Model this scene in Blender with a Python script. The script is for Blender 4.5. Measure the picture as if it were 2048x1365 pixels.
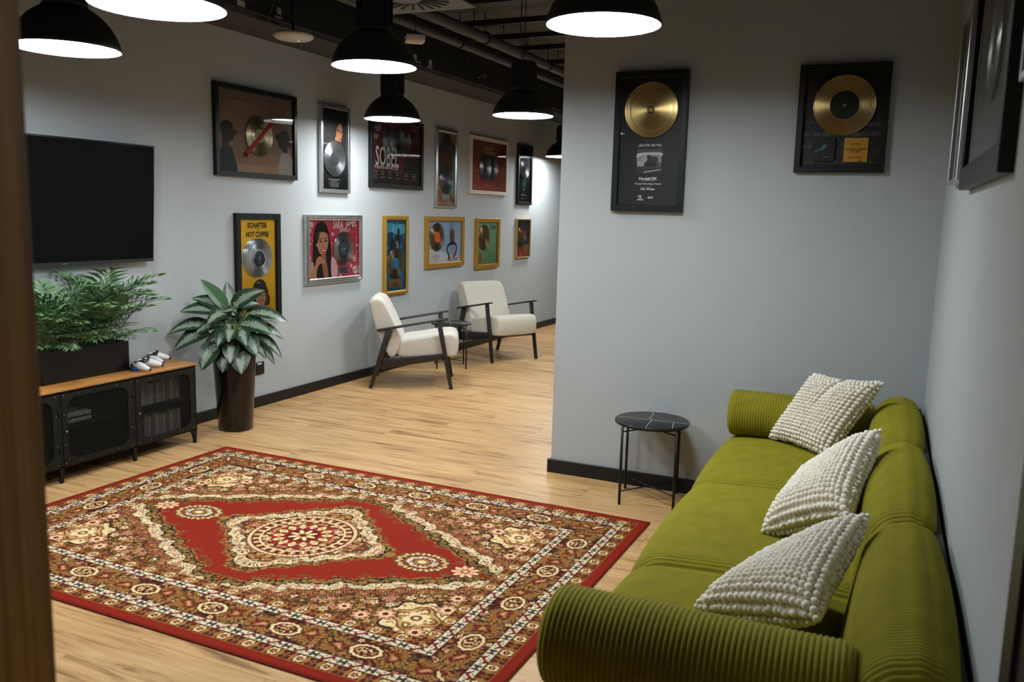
import bpy, bmesh, math, random
import numpy as np
from mathutils import Vector, Matrix

random.seed(7)
rng = np.random.default_rng(7)
SC = bpy.context.scene
C = SC.collection
for o in list(bpy.data.objects):
    bpy.data.objects.remove(o)

# ---------------------------------------------------------------- camera
YAW, PITCH, ROLL = math.radians(-24.459), math.radians(-8.4706), math.radians(1.5072)
CAM_H = 1.57
fwd = Vector((math.sin(YAW) * math.cos(PITCH), math.cos(YAW) * math.cos(PITCH), math.sin(PITCH)))
rgt = Vector((math.cos(YAW), -math.sin(YAW), 0))
upv = rgt.cross(fwd)
r2 = math.cos(ROLL) * rgt + math.sin(ROLL) * upv
u2 = -math.sin(ROLL) * rgt + math.cos(ROLL) * upv
cd = bpy.data.cameras.new('camera')
cam = bpy.data.objects.new('camera', cd)
C.objects.link(cam)
m = Matrix((r2, u2, -fwd)).transposed().to_4x4()
m.translation = (0, 0, CAM_H)
cam.matrix_world = m
cd.sensor_width = 36.0
cd.lens = 1722.43 / 2048 * 36
cd.clip_start = 0.02
cd.dof.use_dof = True
cd.dof.focus_distance = 5.2
cd.dof.aperture_fstop = 4.5
SC.camera = cam

# ---------------------------------------------------------------- world, exposure
w = bpy.data.worlds.new('world')
SC.world = w
w.use_nodes = True
w.node_tree.nodes['Background'].inputs[0].default_value = (0.5, 0.55, 0.6, 1)
w.node_tree.nodes['Background'].inputs[1].default_value = 0.0
SC.view_settings.view_transform = 'Standard'
SC.view_settings.look = 'None'
SC.view_settings.exposure = 0.0
SC.view_settings.gamma = 1.0
SC.view_settings.use_curve_mapping = False
SC.cycles.use_denoising = True
SC.cycles.max_bounces = 6
SC.cycles.diffuse_bounces = 3
SC.cycles.adaptive_threshold = 0.02
SC.cycles.transparent_max_bounces = 10
SC.cycles.sample_clamp_indirect = 6.0
LAMP_STRENGTH = 60.0
LAMP_COLOR = (0.93, 0.985, 1.0)

# ---------------------------------------------------------------- helpers
def srgb(r, g, b):
    def f(c):
        c /= 255.0
        return c / 12.92 if c <= 0.04045 else ((c + 0.055) / 1.055) ** 2.4
    return (f(r), f(g), f(b))

class MB:
    """collects geometry for one mesh object"""
    def __init__(s):
        s.v, s.f, s.m, s.sm = [], [], [], []
    def add(s, verts, faces, m=0, smooth=False):
        n = len(s.v)
        s.v += [tuple(p) for p in verts]
        for f in faces:
            s.f.append([i + n for i in f]); s.m.append(m); s.sm.append(smooth)
        return s
    def box(s, x0, x1, y0, y1, z0, z1, m=0):
        v = [(x0,y0,z0),(x1,y0,z0),(x1,y1,z0),(x0,y1,z0),(x0,y0,z1),(x1,y0,z1),(x1,y1,z1),(x0,y1,z1)]
        return s.add(v, [(0,3,2,1),(4,5,6,7),(0,1,5,4),(1,2,6,5),(2,3,7,6),(3,0,4,7)], m)
    def beam(s, p, q, wd, th, up=(0,0,1), m=0, w2=None, t2=None):
        p, q = Vector(p), Vector(q)
        d = (q - p).normalized(); up = Vector(up)
        sx = d.cross(up)
        if sx.length < 1e-5: sx = d.cross(Vector((1,0,0)))
        sx.normalize(); sz = sx.cross(d)
        w2 = wd if w2 is None else w2; t2 = th if t2 is None else t2
        v = []
        for c, a, b in ((p, wd/2, th/2), (q, w2/2, t2/2)):
            v += [c - sx*a - sz*b, c + sx*a - sz*b, c + sx*a + sz*b, c - sx*a + sz*b]
        return s.add(v, [(0,1,2,3),(7,6,5,4),(0,4,5,1),(1,5,6,2),(2,6,7,3),(3,7,4,0)], m)
    def tube(s, pts, r, n=8, m=0, caps=True, closed=False):
        pts = [Vector(p) for p in pts]; k = len(pts)
        rr = r if isinstance(r, (list, tuple)) else [r] * k
        v = []; prev = None
        for i, p in enumerate(pts):
            if closed: d = pts[(i+1) % k] - pts[i-1]
            else: d = pts[min(i+1, k-1)] - pts[max(i-1, 0)]
            d.normalize()
            a = prev if prev is not None else (Vector((0,0,1)) if abs(d.z) < .9 else Vector((1,0,0)))
            a = (a - d * a.dot(d)).normalized(); prev = a
            b = d.cross(a)
            for j in range(n):
                t = 2*math.pi*j/n
                v.append(p + (a*math.cos(t) + b*math.sin(t)) * rr[i])
        f = []
        for i in range(k if closed else k-1):
            i2 = (i+1) % k
            for j in range(n):
                j2 = (j+1) % n
                f.append((i*n+j, i*n+j2, i2*n+j2, i2*n+j))
        s.add(v, f, m, True)
        if caps and not closed:
            b0 = len(s.v) - k*n
            s.f.append([b0 + j for j in range(n)][::-1]); s.m.append(m); s.sm.append(False)
            s.f.append([b0 + (k-1)*n + j for j in range(n)]); s.m.append(m); s.sm.append(False)
        return s
    def lathe(s, prof, n=32, c=(0,0,0), m=0, smooth=True, axis='z'):
        v = []
        for r, z in prof:
            for j in range(n):
                t = 2*math.pi*j/n
                x, y = r*math.cos(t), r*math.sin(t)
                if axis == 'z': p = (c[0]+x, c[1]+y, c[2]+z)
                elif axis == 'x': p = (c[0]+z, c[1]+x, c[2]+y)
                else: p = (c[0]+x, c[1]-z, c[2]+y)
                v.append(p)
        f = []
        for i in range(len(prof)-1):
            for j in range(n):
                j2 = (j+1) % n
                f.append((i*n+j, i*n+j2, (i+1)*n+j2, (i+1)*n+j))
        return s.add(v, f, m, smooth)
    def grid(s, G, m=0, smooth=True, wrap_u=False, wrap_v=False):
        nu, nv = len(G), len(G[0])
        v = [p for row in G for p in row]
        f = []
        for i in range(nu if wrap_u else nu-1):
            for j in range(nv if wrap_v else nv-1):
                i2, j2 = (i+1) % nu, (j+1) % nv
                f.append((i*nv+j, i2*nv+j, i2*nv+j2, i*nv+j2))
        return s.add(v, f, m, smooth)
    def prism(s, pts, ax, d0, d1, m=0):
        """extrude a 2-D outline along axis ax between d0 and d1"""
        def P(a, b, d):
            return (d, a, b) if ax == 'x' else ((a, d, b) if ax == 'y' else (a, b, d))
        n = len(pts)
        v = [P(a, b, d0) for a, b in pts] + [P(a, b, d1) for a, b in pts]
        f = [list(range(n))[::-1], [n+i for i in range(n)]]
        f += [(i, (i+1) % n, n+(i+1) % n, n+i) for i in range(n)]
        return s.add(v, f, m)
    def mesh(s, name, mats, bevel=0, seg=2, smooth=None, recalc=True):
        me = bpy.data.meshes.new(name)
        me.from_pydata([tuple(p) for p in s.v], [], s.f)
        for mt in (mats if isinstance(mats, (list, tuple)) else [mats]):
            me.materials.append(mt)
        me.polygons.foreach_set('material_index', s.m)
        me.polygons.foreach_set('use_smooth', [smooth if smooth is not None else x for x in s.sm])
        me.update()
        if bevel:
            bm = bmesh.new(); bm.from_mesh(me)
            bmesh.ops.remove_doubles(bm, verts=bm.verts, dist=1e-5)
            bmesh.ops.recalc_face_normals(bm, faces=bm.faces)
            ed = [e for e in bm.edges if len(e.link_faces) == 2 and e.calc_face_angle(0) > 0.5]
            bmesh.ops.bevel(bm, geom=ed, offset=bevel, segments=seg, profile=.5, affect='EDGES', clamp_overlap=True)
            if seg > 1:
                for f in bm.faces: f.smooth = True
            bm.to_mesh(me); bm.free()
            if seg > 1:
                try: me.set_sharp_from_angle(angle=math.radians(50))
                except Exception: pass
        elif recalc:
            bm = bmesh.new(); bm.from_mesh(me)
            bmesh.ops.recalc_face_normals(bm, faces=bm.faces)
            bm.to_mesh(me); bm.free()
        return me
    def build(s, name, mats, parent=None, bevel=0, seg=2, smooth=None, recalc=True):
        return obj(name, s.mesh(name, mats, bevel, seg, smooth, recalc), parent)

def obj(name, me, parent=None):
    o = bpy.data.objects.new(name, me)
    C.objects.link(o)
    if parent: o.parent = parent
    return o
def tag(o, label=None, cat=None, group=None, kind=None):
    if label: o['label'] = label
    if cat: o['category'] = cat
    if group: o['group'] = group
    if kind: o['kind'] = kind
    return o
def thing(name, label, cat, loc=(0,0,0), rotz=0.0, group=None):
    o = bpy.data.objects.new(name, None)
    C.objects.link(o)
    o.empty_display_size = 0.1
    o.location = loc; o.rotation_euler = (0, 0, rotz)
    return tag(o, label, cat, group)
def struct(name, mb, mats, bevel=0):
    return tag(mb.build(name, mats, bevel=bevel, seg=1), kind='structure')
def copy_tree(o, parent=None):
    c = o.copy(); C.objects.link(c)
    if parent: c.parent = parent
    for ch in list(o.children): copy_tree(ch, c)
    return c

# ---------------------------------------------------------------- materials
def mat(name, col=(.5,.5,.5), rough=.5, metal=0.0, noise=0.0, nscale=30.0, bump=0.0, bscale=200.0, spec=.5, sheen=0.0, coat=0.0):
    M = bpy.data.materials.new(name); M.use_nodes = True
    nt = M.node_tree; b = nt.nodes['Principled BSDF']
    b.inputs['Base Color'].default_value = (*col, 1)
    b.inputs['Roughness'].default_value = rough
    b.inputs['Metallic'].default_value = metal
    b.inputs['Specular IOR Level'].default_value = spec
    if sheen:
        b.inputs['Sheen Weight'].default_value = sheen
        b.inputs['Sheen Roughness'].default_value = .4
    if coat:
        b.inputs['Coat Weight'].default_value = coat
        b.inputs['Coat Roughness'].default_value = .06
    tc = None
    if noise or bump:
        tc = nt.nodes.new('ShaderNodeTexCoord')
    if noise:
        n = nt.nodes.new('ShaderNodeTexNoise'); n.inputs['Scale'].default_value = nscale; n.inputs['Detail'].default_value = 4
        nt.links.new(tc.outputs['Object'], n.inputs['Vector'])
        r = nt.nodes.new('ShaderNodeMapRange')
        r.inputs['From Min'].default_value = .3; r.inputs['From Max'].default_value = .7
        r.inputs['To Min'].default_value = 1 - noise; r.inputs['To Max'].default_value = 1 + noise
        nt.links.new(n.outputs['Fac'], r.inputs['Value'])
        mx = nt.nodes.new('ShaderNodeVectorMath'); mx.operation = 'SCALE'
        mx.inputs[0].default_value = col
        nt.links.new(r.outputs['Result'], mx.inputs['Scale'])
        nt.links.new(mx.outputs['Vector'], b.inputs['Base Color'])
    if bump:
        n = nt.nodes.new('ShaderNodeTexNoise'); n.inputs['Scale'].default_value = bscale; n.inputs['Detail'].default_value = 3
        nt.links.new(tc.outputs['Object'], n.inputs['Vector'])
        bp = nt.nodes.new('ShaderNodeBump'); bp.inputs['Strength'].default_value = bump; bp.inputs['Distance'].default_value = .004
        nt.links.new(n.outputs['Fac'], bp.inputs['Height'])
        nt.links.new(bp.outputs['Normal'], b.inputs['Normal'])
    return M

def ramp_mat(name, stops, scale=(1,1,1), nscale=5.0, detail=6.0, rough=.5, distort=0.0, rand=False, spec=.5, bump=0.0, tone=0.0):
    """noise (stretched by scale) through a colour ramp; rand shifts it per object"""
    M = bpy.data.materials.new(name); M.use_nodes = True
    nt = M.node_tree; b = nt.nodes['Principled BSDF']
    b.inputs['Roughness'].default_value = rough
    b.inputs['Specular IOR Level'].default_value = spec
    tc = nt.nodes.new('ShaderNodeTexCoord')
    mp = nt.nodes.new('ShaderNodeMapping'); mp.inputs['Scale'].default_value = scale
    nt.links.new(tc.outputs['Object'], mp.inputs['Vector'])
    oi = nt.nodes.new('ShaderNodeObjectInfo')
    if rand:
        k = nt.nodes.new('ShaderNodeVectorMath'); k.operation = 'SCALE'; k.inputs[0].default_value = (37.0, 53.0, 71.0)
        nt.links.new(oi.outputs['Random'], k.inputs['Scale'])
        nt.links.new(k.outputs['Vector'], mp.inputs['Location'])
    n = nt.nodes.new('ShaderNodeTexNoise')
    n.inputs['Scale'].default_value = nscale; n.inputs['Detail'].default_value = detail; n.inputs['Distortion'].default_value = distort
    n.inputs['Roughness'].default_value = .62
    nt.links.new(mp.outputs['Vector'], n.inputs['Vector'])
    cr = nt.nodes.new('ShaderNodeValToRGB')
    el = cr.color_ramp.elements
    el[0].position, el[0].color = stops[0][0], (*stops[0][1], 1)
    el[1].position, el[1].color = stops[-1][0], (*stops[-1][1], 1)
    for p, c in stops[1:-1]:
        e = el.new(p); e.color = (*c, 1)
    nt.links.new(n.outputs['Fac'], cr.inputs['Fac'])
    out = cr.outputs['Color']
    if tone:
        r = nt.nodes.new('ShaderNodeMapRange'); r.inputs['To Min'].default_value = 1 - tone; r.inputs['To Max'].default_value = 1 + tone
        nt.links.new(oi.outputs['Random'], r.inputs['Value'])
        sc = nt.nodes.new('ShaderNodeVectorMath'); sc.operation = 'SCALE'
        nt.links.new(out, sc.inputs[0]); nt.links.new(r.outputs['Result'], sc.inputs['Scale'])
        out = sc.outputs['Vector']
    nt.links.new(out, b.inputs['Base Color'])
    if bump:
        bp = nt.nodes.new('ShaderNodeBump'); bp.inputs['Strength'].default_value = bump; bp.inputs['Distance'].default_value = .002
        nt.links.new(n.outputs['Fac'], bp.inputs['Height']); nt.links.new(bp.outputs['Normal'], b.inputs['Normal'])
    return M

def emit(name, col, s):
    M = bpy.data.materials.new(name); M.use_nodes = True
    nt = M.node_tree; nt.nodes.clear()
    e = nt.nodes.new('ShaderNodeEmission'); e.inputs[0].default_value = (*col, 1); e.inputs[1].default_value = s
    o = nt.nodes.new('ShaderNodeOutputMaterial'); nt.links.new(e.outputs[0], o.inputs[0])
    return M

def glass_mat(name, ior=1.45, rough=0.015):
    M = bpy.data.materials.new(name); M.use_nodes = True
    nt = M.node_tree; nt.nodes.clear()
    t = nt.nodes.new('ShaderNodeBsdfTransparent'); g = nt.nodes.new('ShaderNodeBsdfGlossy'); g.inputs['Roughness'].default_value = rough
    fr = nt.nodes.new('ShaderNodeFresnel'); fr.inputs['IOR'].default_value = ior
    mx = nt.nodes.new('ShaderNodeMixShader'); o = nt.nodes.new('ShaderNodeOutputMaterial')
    nt.links.new(fr.outputs[0], mx.inputs[0]); nt.links.new(t.outputs[0], mx.inputs[1]); nt.links.new(g.outputs[0], mx.inputs[2])
    nt.links.new(mx.outputs[0], o.inputs[0])
    return M

def disc_mat(name, col, rough=.28):
    """grooved metal record: anisotropic around the disc's own Y axis"""
    M = mat(name, col, rough, 1.0)
    nt = M.node_tree; b = nt.nodes['Principled BSDF']
    b.inputs['Anisotropic'].default_value = .85
    tg = nt.nodes.new('ShaderNodeTangent'); tg.direction_type = 'RADIAL'; tg.axis = 'Y'
    nt.links.new(tg.outputs[0], b.inputs['Tangent'])
    b.inputs['Anisotropic Rotation'].default_value = 0.25
    return M

M_WALL = mat('wall_paint', (.390, .417, .432), .75, noise=.015, nscale=3, bump=.05, bscale=350)
M_BLACKTRIM = mat('black_skirting', (.010, .010, .010), .4, spec=.3)
M_CEIL = mat('ceiling_dark', (.095, .096, .090), .9, noise=.1, nscale=6)
M_DUCT = mat('duct_black', (.010, .011, .012), .55)
M_SOFFIT = mat('soffit_dark', (.05, .05, .048), .8)
M_BLACKMETAL = mat('black_metal', (.010, .010, .011), .42, noise=.1, nscale=60, spec=.3)
M_BLACKPLASTIC = mat('black_plastic', (.008, .008, .009), .3, spec=.25)
M_DARKWOODFRAME = mat('black_frame_paint', (.007, .008, .008), .42, spec=.28)
M_WHITEPLASTIC = mat('white_plastic', (.62, .58, .52), .45)
M_PLANK = ramp_mat('oak_laminate', [(.29, srgb(96,68,42)), (.37, srgb(150,112,70)), (.46, srgb(182,142,94)), (.60, srgb(195,156,107)), (.78, srgb(206,171,126))],
                   scale=(1.0, 10.0, 10.0), nscale=1.7, detail=9, rough=.36, distort=1.1, rand=True, tone=.07, spec=.35)
M_COLUMNWOOD = ramp_mat('dark_walnut_veneer', [(.3, srgb(116,78,32)), (.5, srgb(164,114,52)), (.72, srgb(200,144,70))],
                        scale=(22, 22, .5), nscale=1.8, detail=6, rough=.6, spec=.12)
M_GLASS = glass_mat('clear_glass')
# ---------------------------------------------------------------- room shell
XL = -4.572                      # left wall plane
YB = 4.775                       # partition plane
XB = -1.887                      # free end of the partition
XR0, SKEW = 0.138, 0.0215        # right wall at the partition, and how it opens towards the camera
ZC = 3.25
YF, YN = 13.5, -4.6
def xr(y): return XR0 + SKEW * (YB - y)
SA = math.atan(SKEW)

fl = struct('floor', MB().box(XL, 1.2, YN, YF, -.10, -.012), M_PLANK)
# laminate boards run across the room; those in view are single boards
PW, PL = .192, 1.285
pm = MB()
def plank_mesh(L, Wd):
    b = MB(); c = .0012
    x0, x1, y0, y1 = 0, L, 0, Wd
    lo = [(x0,y0,-.010),(x1,y0,-.010),(x1,y1,-.010),(x0,y1,-.010)]
    mi = [(x0+.0002,y0+.0002,-c),(x1-.0002,y0+.0002,-c),(x1-.0002,y1-.0002,-c),(x0+.0002,y1-.0002,-c)]
    hi = [(x0+c,y0+c,0),(x1-c,y0+c,0),(x1-c,y1-c,0),(x0+c,y1-c,0)]
    f = [(0,1,5,4),(1,2,6,5),(2,3,7,6),(3,0,4,7),(4,5,9,8),(5,6,10,9),(6,7,11,10),(7,4,8,11),(8,9,10,11)]
    b.add(lo + mi + hi, f)
    return b.mesh('plank', M_PLANK)
full = plank_mesh(PL, PW)
rows = int((YF - YN) / PW)
rest = MB()
for i in range(rows):
    y = YN + i * PW
    off = (i * .4371 + .13 * random.random()) % 1.0 * PL
    x = XL - off
    while x < 1.2:
        a, b_ = max(x, XL), min(x + PL, 1.2)
        if b_ - a > .02:
            seen = (1.0 < y < 10.9) and a < -.75 and (y < 5.2 or a < XB + 1.2) and not (y > 5.0 and a > -1.9 + .1 and False)
            # left of the wooden column's line of sight nothing shows
            if seen and (b_ > -y * 1.75 - .1 or y > 2.6):
                me = full if b_ - a > PL - .001 else plank_mesh(b_ - a, PW)
                o = obj('plank', me, fl); o.location = (a, y, 0)
            else:
                rest.box(a + .001, b_ - .001, y + .001, y + PW - .001, -.012, 0)
        x += PL
ro = rest.build('plank_field', M_PLANK, fl); tag(ro, kind='stuff')

struct('wall_left', MB().box(XL - .15, XL, YN, YF, -.1, ZC), M_WALL)
struct('wall_back', MB().box(XB, .60, YB, YB + 2.6, -.1, ZC), M_WALL)
struct('wall_far', MB().box(XL, 1.2, YF, YF + .15, -.1, ZC), M_WALL)
struct('wall_front', MB().box(XL, 1.2, YN - .15, YN, -.1, ZC), M_WALL)
wr = MB()
wr.prism([(xr(YB + .01), YB + .01), (xr(YN), YN), (xr(YN) + .2, YN), (xr(YB) + .25, YB + .01)], 'z', -.1, ZC)
struct('wall_right', wr, M_WALL)
struct('wall_side', MB().box(.60, 1.2, YB, YF, -.1, ZC), M_WALL)
struct('ceiling', MB().box(XL - .15, 1.2, YN, YF, ZC, ZC + .12), M_CEIL)
# bulkhead under the ceiling along the left wall
struct('trim_1', MB().box(XL, -4.13, YN, YF, 2.82, ZC), M_SOFFIT)

def skirt(name, mb): return struct(name, mb, M_BLACKTRIM, bevel=.002)
BH = .083
skirt('baseboard_left', MB().box(XL, XL + .016, YN, YF, 0, BH))
skirt('baseboard_back', MB().box(XB - .020, .14, YB - .016, YB, 0, BH))
skirt('baseboard_end', MB().box(XB - .016, XB, YB, YB + 2.6, 0, BH))

# black door frame on the right wall close to the camera
d = MB(); ye = 1.50
def rwall(y0, y1, d0, d1, z0, z1, mb, m=0):
    """box lying on the right wall: d is the distance out of the wall"""
    v = []
    for z in (z0, z1):
        v += [(xr(y0)-d0, y0, z), (xr(y1)-d0, y1, z), (xr(y1)-d1, y1, z), (xr(y0)-d1, y0, z)]
    mb.add(v, [(0,1,2,3),(7,6,5,4),(0,4,5,1),(1,5,6,2),(2,6,7,3),(3,7,4,0)], m)
rwall(ye - .09, ye, -.01, .02, 0, 2.13, d); rwall(ye - 1.05, ye - .96, -.01, .02, 0, 2.13, d); rwall(ye - 1.05, ye, -.01, .02, 2.04, 2.13, d)
dr = tag(d.build('door_1', M_BLACKTRIM), kind='structure')
d = MB(); rwall(ye - .96, ye - .09, -.01, .012, 0, 2.04, d); d.build('door_leaf', M_BLACKTRIM, dr)

# wooden column at the left edge of the view
cx, cy = -.915, .675
cl = thing('wooden_column', 'dark brown wood veneer column standing at the left edge', 'column', (cx, cy, 0), math.radians(28))
MB().box(-.36, 0, -.50, 0, 0, ZC).build('veneer_panel', M_COLUMNWOOD, cl, bevel=.002, seg=1)
MB().box(-.365, .003, -.505, .003, 0, .05).build('plinth', M_BLACKTRIM, cl)
# ---------------------------------------------------------------- pendant lamps
M_SHADE = mat('shade_black', (.012, .012, .012), .45)
M_SHADEIN = mat('shade_white_inside', (.85, .85, .85), .5)
M_DIFF = emit('lamp_diffuser_light', LAMP_COLOR, LAMP_STRENGTH)
LR = .232
def make_lamp():
    t = thing('pendant_lamp', 'x', 'lamp')
    # outer dome (0 at the rim)
    out = [(LR, 0), (LR + .003, .006), (LR - .004, .03), (LR - .018, .068), (LR - .042, .108), (LR - .075, .145), (LR - .112, .172), (.100, .185), (.098, .190)]
    sh = MB().lathe(out, 48)
    o = sh.build('shade', M_SHADE, t)
    inn = [(LR - .001, 0), (LR - .006, .03), (LR - .021, .066), (LR - .046, .106), (LR - .08, .142), (.10, .178), (.0005, .180)]
    i_ = MB().lathe(inn, 48).build('reflector', M_SHADEIN, o)
    dd = MB(); n = 48; rz = LR - .008
    dd.add([(rz*math.cos(2*math.pi*k/n), rz*math.sin(2*math.pi*k/n), .028) for k in range(n)], [list(range(n))])
    dd.build('diffuser', M_DIFF, t)
    hs = MB().lathe([(.0005, .40), (.082, .40), (.094, .385), (.094, .20), (.099, .19), (.0005, .19)], 32)
    for k in range(16):
        a = 2*math.pi*k/16
        hs.beam((.094*math.cos(a), .094*math.sin(a), .21), (.094*math.cos(a), .094*math.sin(a), .375), .006, .012, up=(math.cos(a), math.sin(a), 0))
    hs.build('driver_housing', M_SHADE, t)
    MB().tube([(0, 0, .39), (0, 0, .42), (.016, 0, .435), (0, 0, .45), (-.016, 0, .435), (0, 0, .42)], .004, 6).build('hanging_eye', M_SHADE, t)
    return t
def chain(parent, z0, z1):
    b = MB(); z = z0; k = 0
    while z < z1:
        pts = []
        for j in range(10):
            a = 2*math.pi*j/10
            h, s = .017*math.cos(a), .008*math.sin(a)
            pts.append((s if k % 2 else 0, 0 if k % 2 else s, z + h))
        b.tube(pts, .0022, 5, closed=True); z += .026; k += 1
    b.tube([(.02, .01, z0 - .05), (.035, .012, (z0 + z1)/2), (.02, .01, z1)], .0035, 6)
    return b.build('chain_and_cable', M_BLACKMETAL, parent)
proto = make_lamp()
LAMPS = [((-3.60, 2.88, 2.262), 'black dome pendant lamp half hidden behind the wooden column', 1),
         ((-2.49, 2.37, 2.258), 'black dome pendant lamp cut by the top edge, nearest to the viewer', 1),
         ((-1.20, 3.45, 2.330), 'black dome pendant lamp nearest to the sofa, showing the widest white underside', 1),
         ((-2.76, 4.14, 2.345), 'black dome pendant lamp in the middle, hanging right below the ceiling sensor box', 1),
         ((-4.02, 6.30, 2.316), 'black dome pendant lamp hanging in front of the dark red record poster', 1),
         ((-2.76, 6.16, 2.303), 'black dome pendant lamp hung on a chain left of the partition corner', 1),
         ((-4.20, 10.70, 2.31), 'farthest black dome pendant lamp, peeking out behind the partition corner', 1),
         ((-2.76, 8.20, 2.305), 'black dome pendant lamp out of sight behind the partition', 1),
         ((-2.76, 10.25, 2.305), 'black dome pendant lamp out of sight far behind the partition', 1),
         ((-1.50, -2.90, 2.31), 'black dome pendant lamp out of sight behind the viewer', 1)]
for i, (p, lab, _) in enumerate(LAMPS):
    t = proto if i == 0 else copy_tree(proto)
    t.location = p; t['label'] = lab; t['group'] = 'pendant lamps'
    t.rotation_euler = (0, 0, i * .7)
    chain(t, .455, ZC - p[2])
# ---------------------------------------------------------------- framed record awards
M_FBLACK = M_DARKWOODFRAME
M_FSILVER = mat('silver_frame', (.62, .62, .62), .26, 1.0, noise=.12, nscale=25)
M_FBRUSHED = mat('brushed_silver_frame', (.50, .51, .52), .38, 1.0)
M_FGOLD = mat('gold_frame', srgb(176, 132, 52), .42, .55, noise=.06, nscale=40)
M_FWHITE = mat('cream_frame', srgb(205, 196, 184), .55)
M_FTHINGOLD = mat('thin_gold_frame', srgb(190, 160, 100), .4, .5)
R_GOLD = disc_mat('record_gold', (.72, .52, .22))
R_PALEGOLD = disc_mat('record_pale_gold', (.70, .60, .40))
R_SILVER = disc_mat('record_silver', (.78, .79, .80))
_pc = {}
def ink(r, g, b, rough=.55):
    k = (r, g, b, rough)
    if k not in _pc: _pc[k] = mat('ink_%d_%d_%d' % (r, g, b), srgb(r, g, b), rough, noise=.04, nscale=18)
    return _pc[k]
def ink_mix(name, c1, c2, sc=12, c3=None):
    if name not in _pc:
        st = [(.35, srgb(*c1)), (.5, srgb(*(c3 or tuple((a+b)//2 for a, b in zip(c1, c2))))), (.66, srgb(*c2))]
        _pc[name] = ramp_mat(name, st, nscale=sc, detail=5, rough=.55)
    return _pc[name]
def iridescent(name):
    """compact disc: rainbow wedges around the disc centre"""
    M = mat(name, (.5,.5,.5), .25, .9); nt = M.node_tree; b = nt.nodes['Principled BSDF']
    tc = nt.nodes.new('ShaderNodeTexCoord'); gr = nt.nodes.new('ShaderNodeTexGradient'); gr.gradient_type = 'RADIAL'
    mp = nt.nodes.new('ShaderNodeMapping'); mp.inputs['Rotation'].default_value = (math.pi/2, 0, 0)
    nt.links.new(tc.outputs['Object'], mp.inputs['Vector']); nt.links.new(mp.outputs['Vector'], gr.inputs['Vector'])
    cr = nt.nodes.new('ShaderNodeValToRGB'); el = cr.color_ramp.elements
    G = srgb(120,132,136)
    seq = [(0, G), (.17, G), (.19, srgb(40,90,200)), (.22, srgb(40,190,180)), (.25, srgb(230,225,160)), (.27, srgb(220,140,40)), (.29, srgb(80,60,200)), (.32, G),
           (.66, G), (.69, srgb(30,170,150)), (.72, srgb(240,190,60)), (.75, srgb(230,120,60)), (.78, srgb(30,120,210)), (.81, srgb(60,200,180)), (.84, G), (1, G)]
    el[0].color = (*G, 1); el[1].color = (*G, 1)
    for p, c in seq[1:-1]:
        e = el.new(p); e.color = (*c, 1)
    nt.links.new(gr.outputs['Color'], cr.inputs['Fac']); nt.links.new(cr.outputs['Color'], b.inputs['Base Color'])
    return M
M_CD = iridescent('compact_disc')

def smooth_closed(pts, n=4):
    k = len(pts); out = []
    for i in range(k):
        p0, p1, p2, p3 = pts[i-1], pts[i], pts[(i+1) % k], pts[(i+2) % k]
        for j in range(n):
            t = j / n
            out.append(tuple(.5*((2*p1[c]) + (-p0[c]+p2[c])*t + (2*p0[c]-5*p1[c]+4*p2[c]-p3[c])*t*t + (-p0[c]+3*p1[c]-3*p2[c]+p3[c])*t**3) for c in (0, 1)))
    return out

def text_mesh(s, offset=0.0, shear=0.0):
    cu = bpy.data.curves.new('lettering', 'FONT'); cu.body = s; cu.resolution_u = 2; cu.offset = offset; cu.shear = shear; cu.fill_mode = 'FRONT'
    o = bpy.data.objects.new('lettering_tmp', cu); C.objects.link(o)
    dg = bpy.context.evaluated_depsgraph_get()
    me = bpy.data.meshes.new_from_object(o.evaluated_get(dg))
    vs = np.array([tuple(v.co)[:2] for v in me.vertices]); fs = [list(p.vertices) for p in me.polygons]
    bpy.data.objects.remove(o); bpy.data.curves.remove(cu); bpy.data.meshes.remove(me)
    return vs, fs

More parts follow.
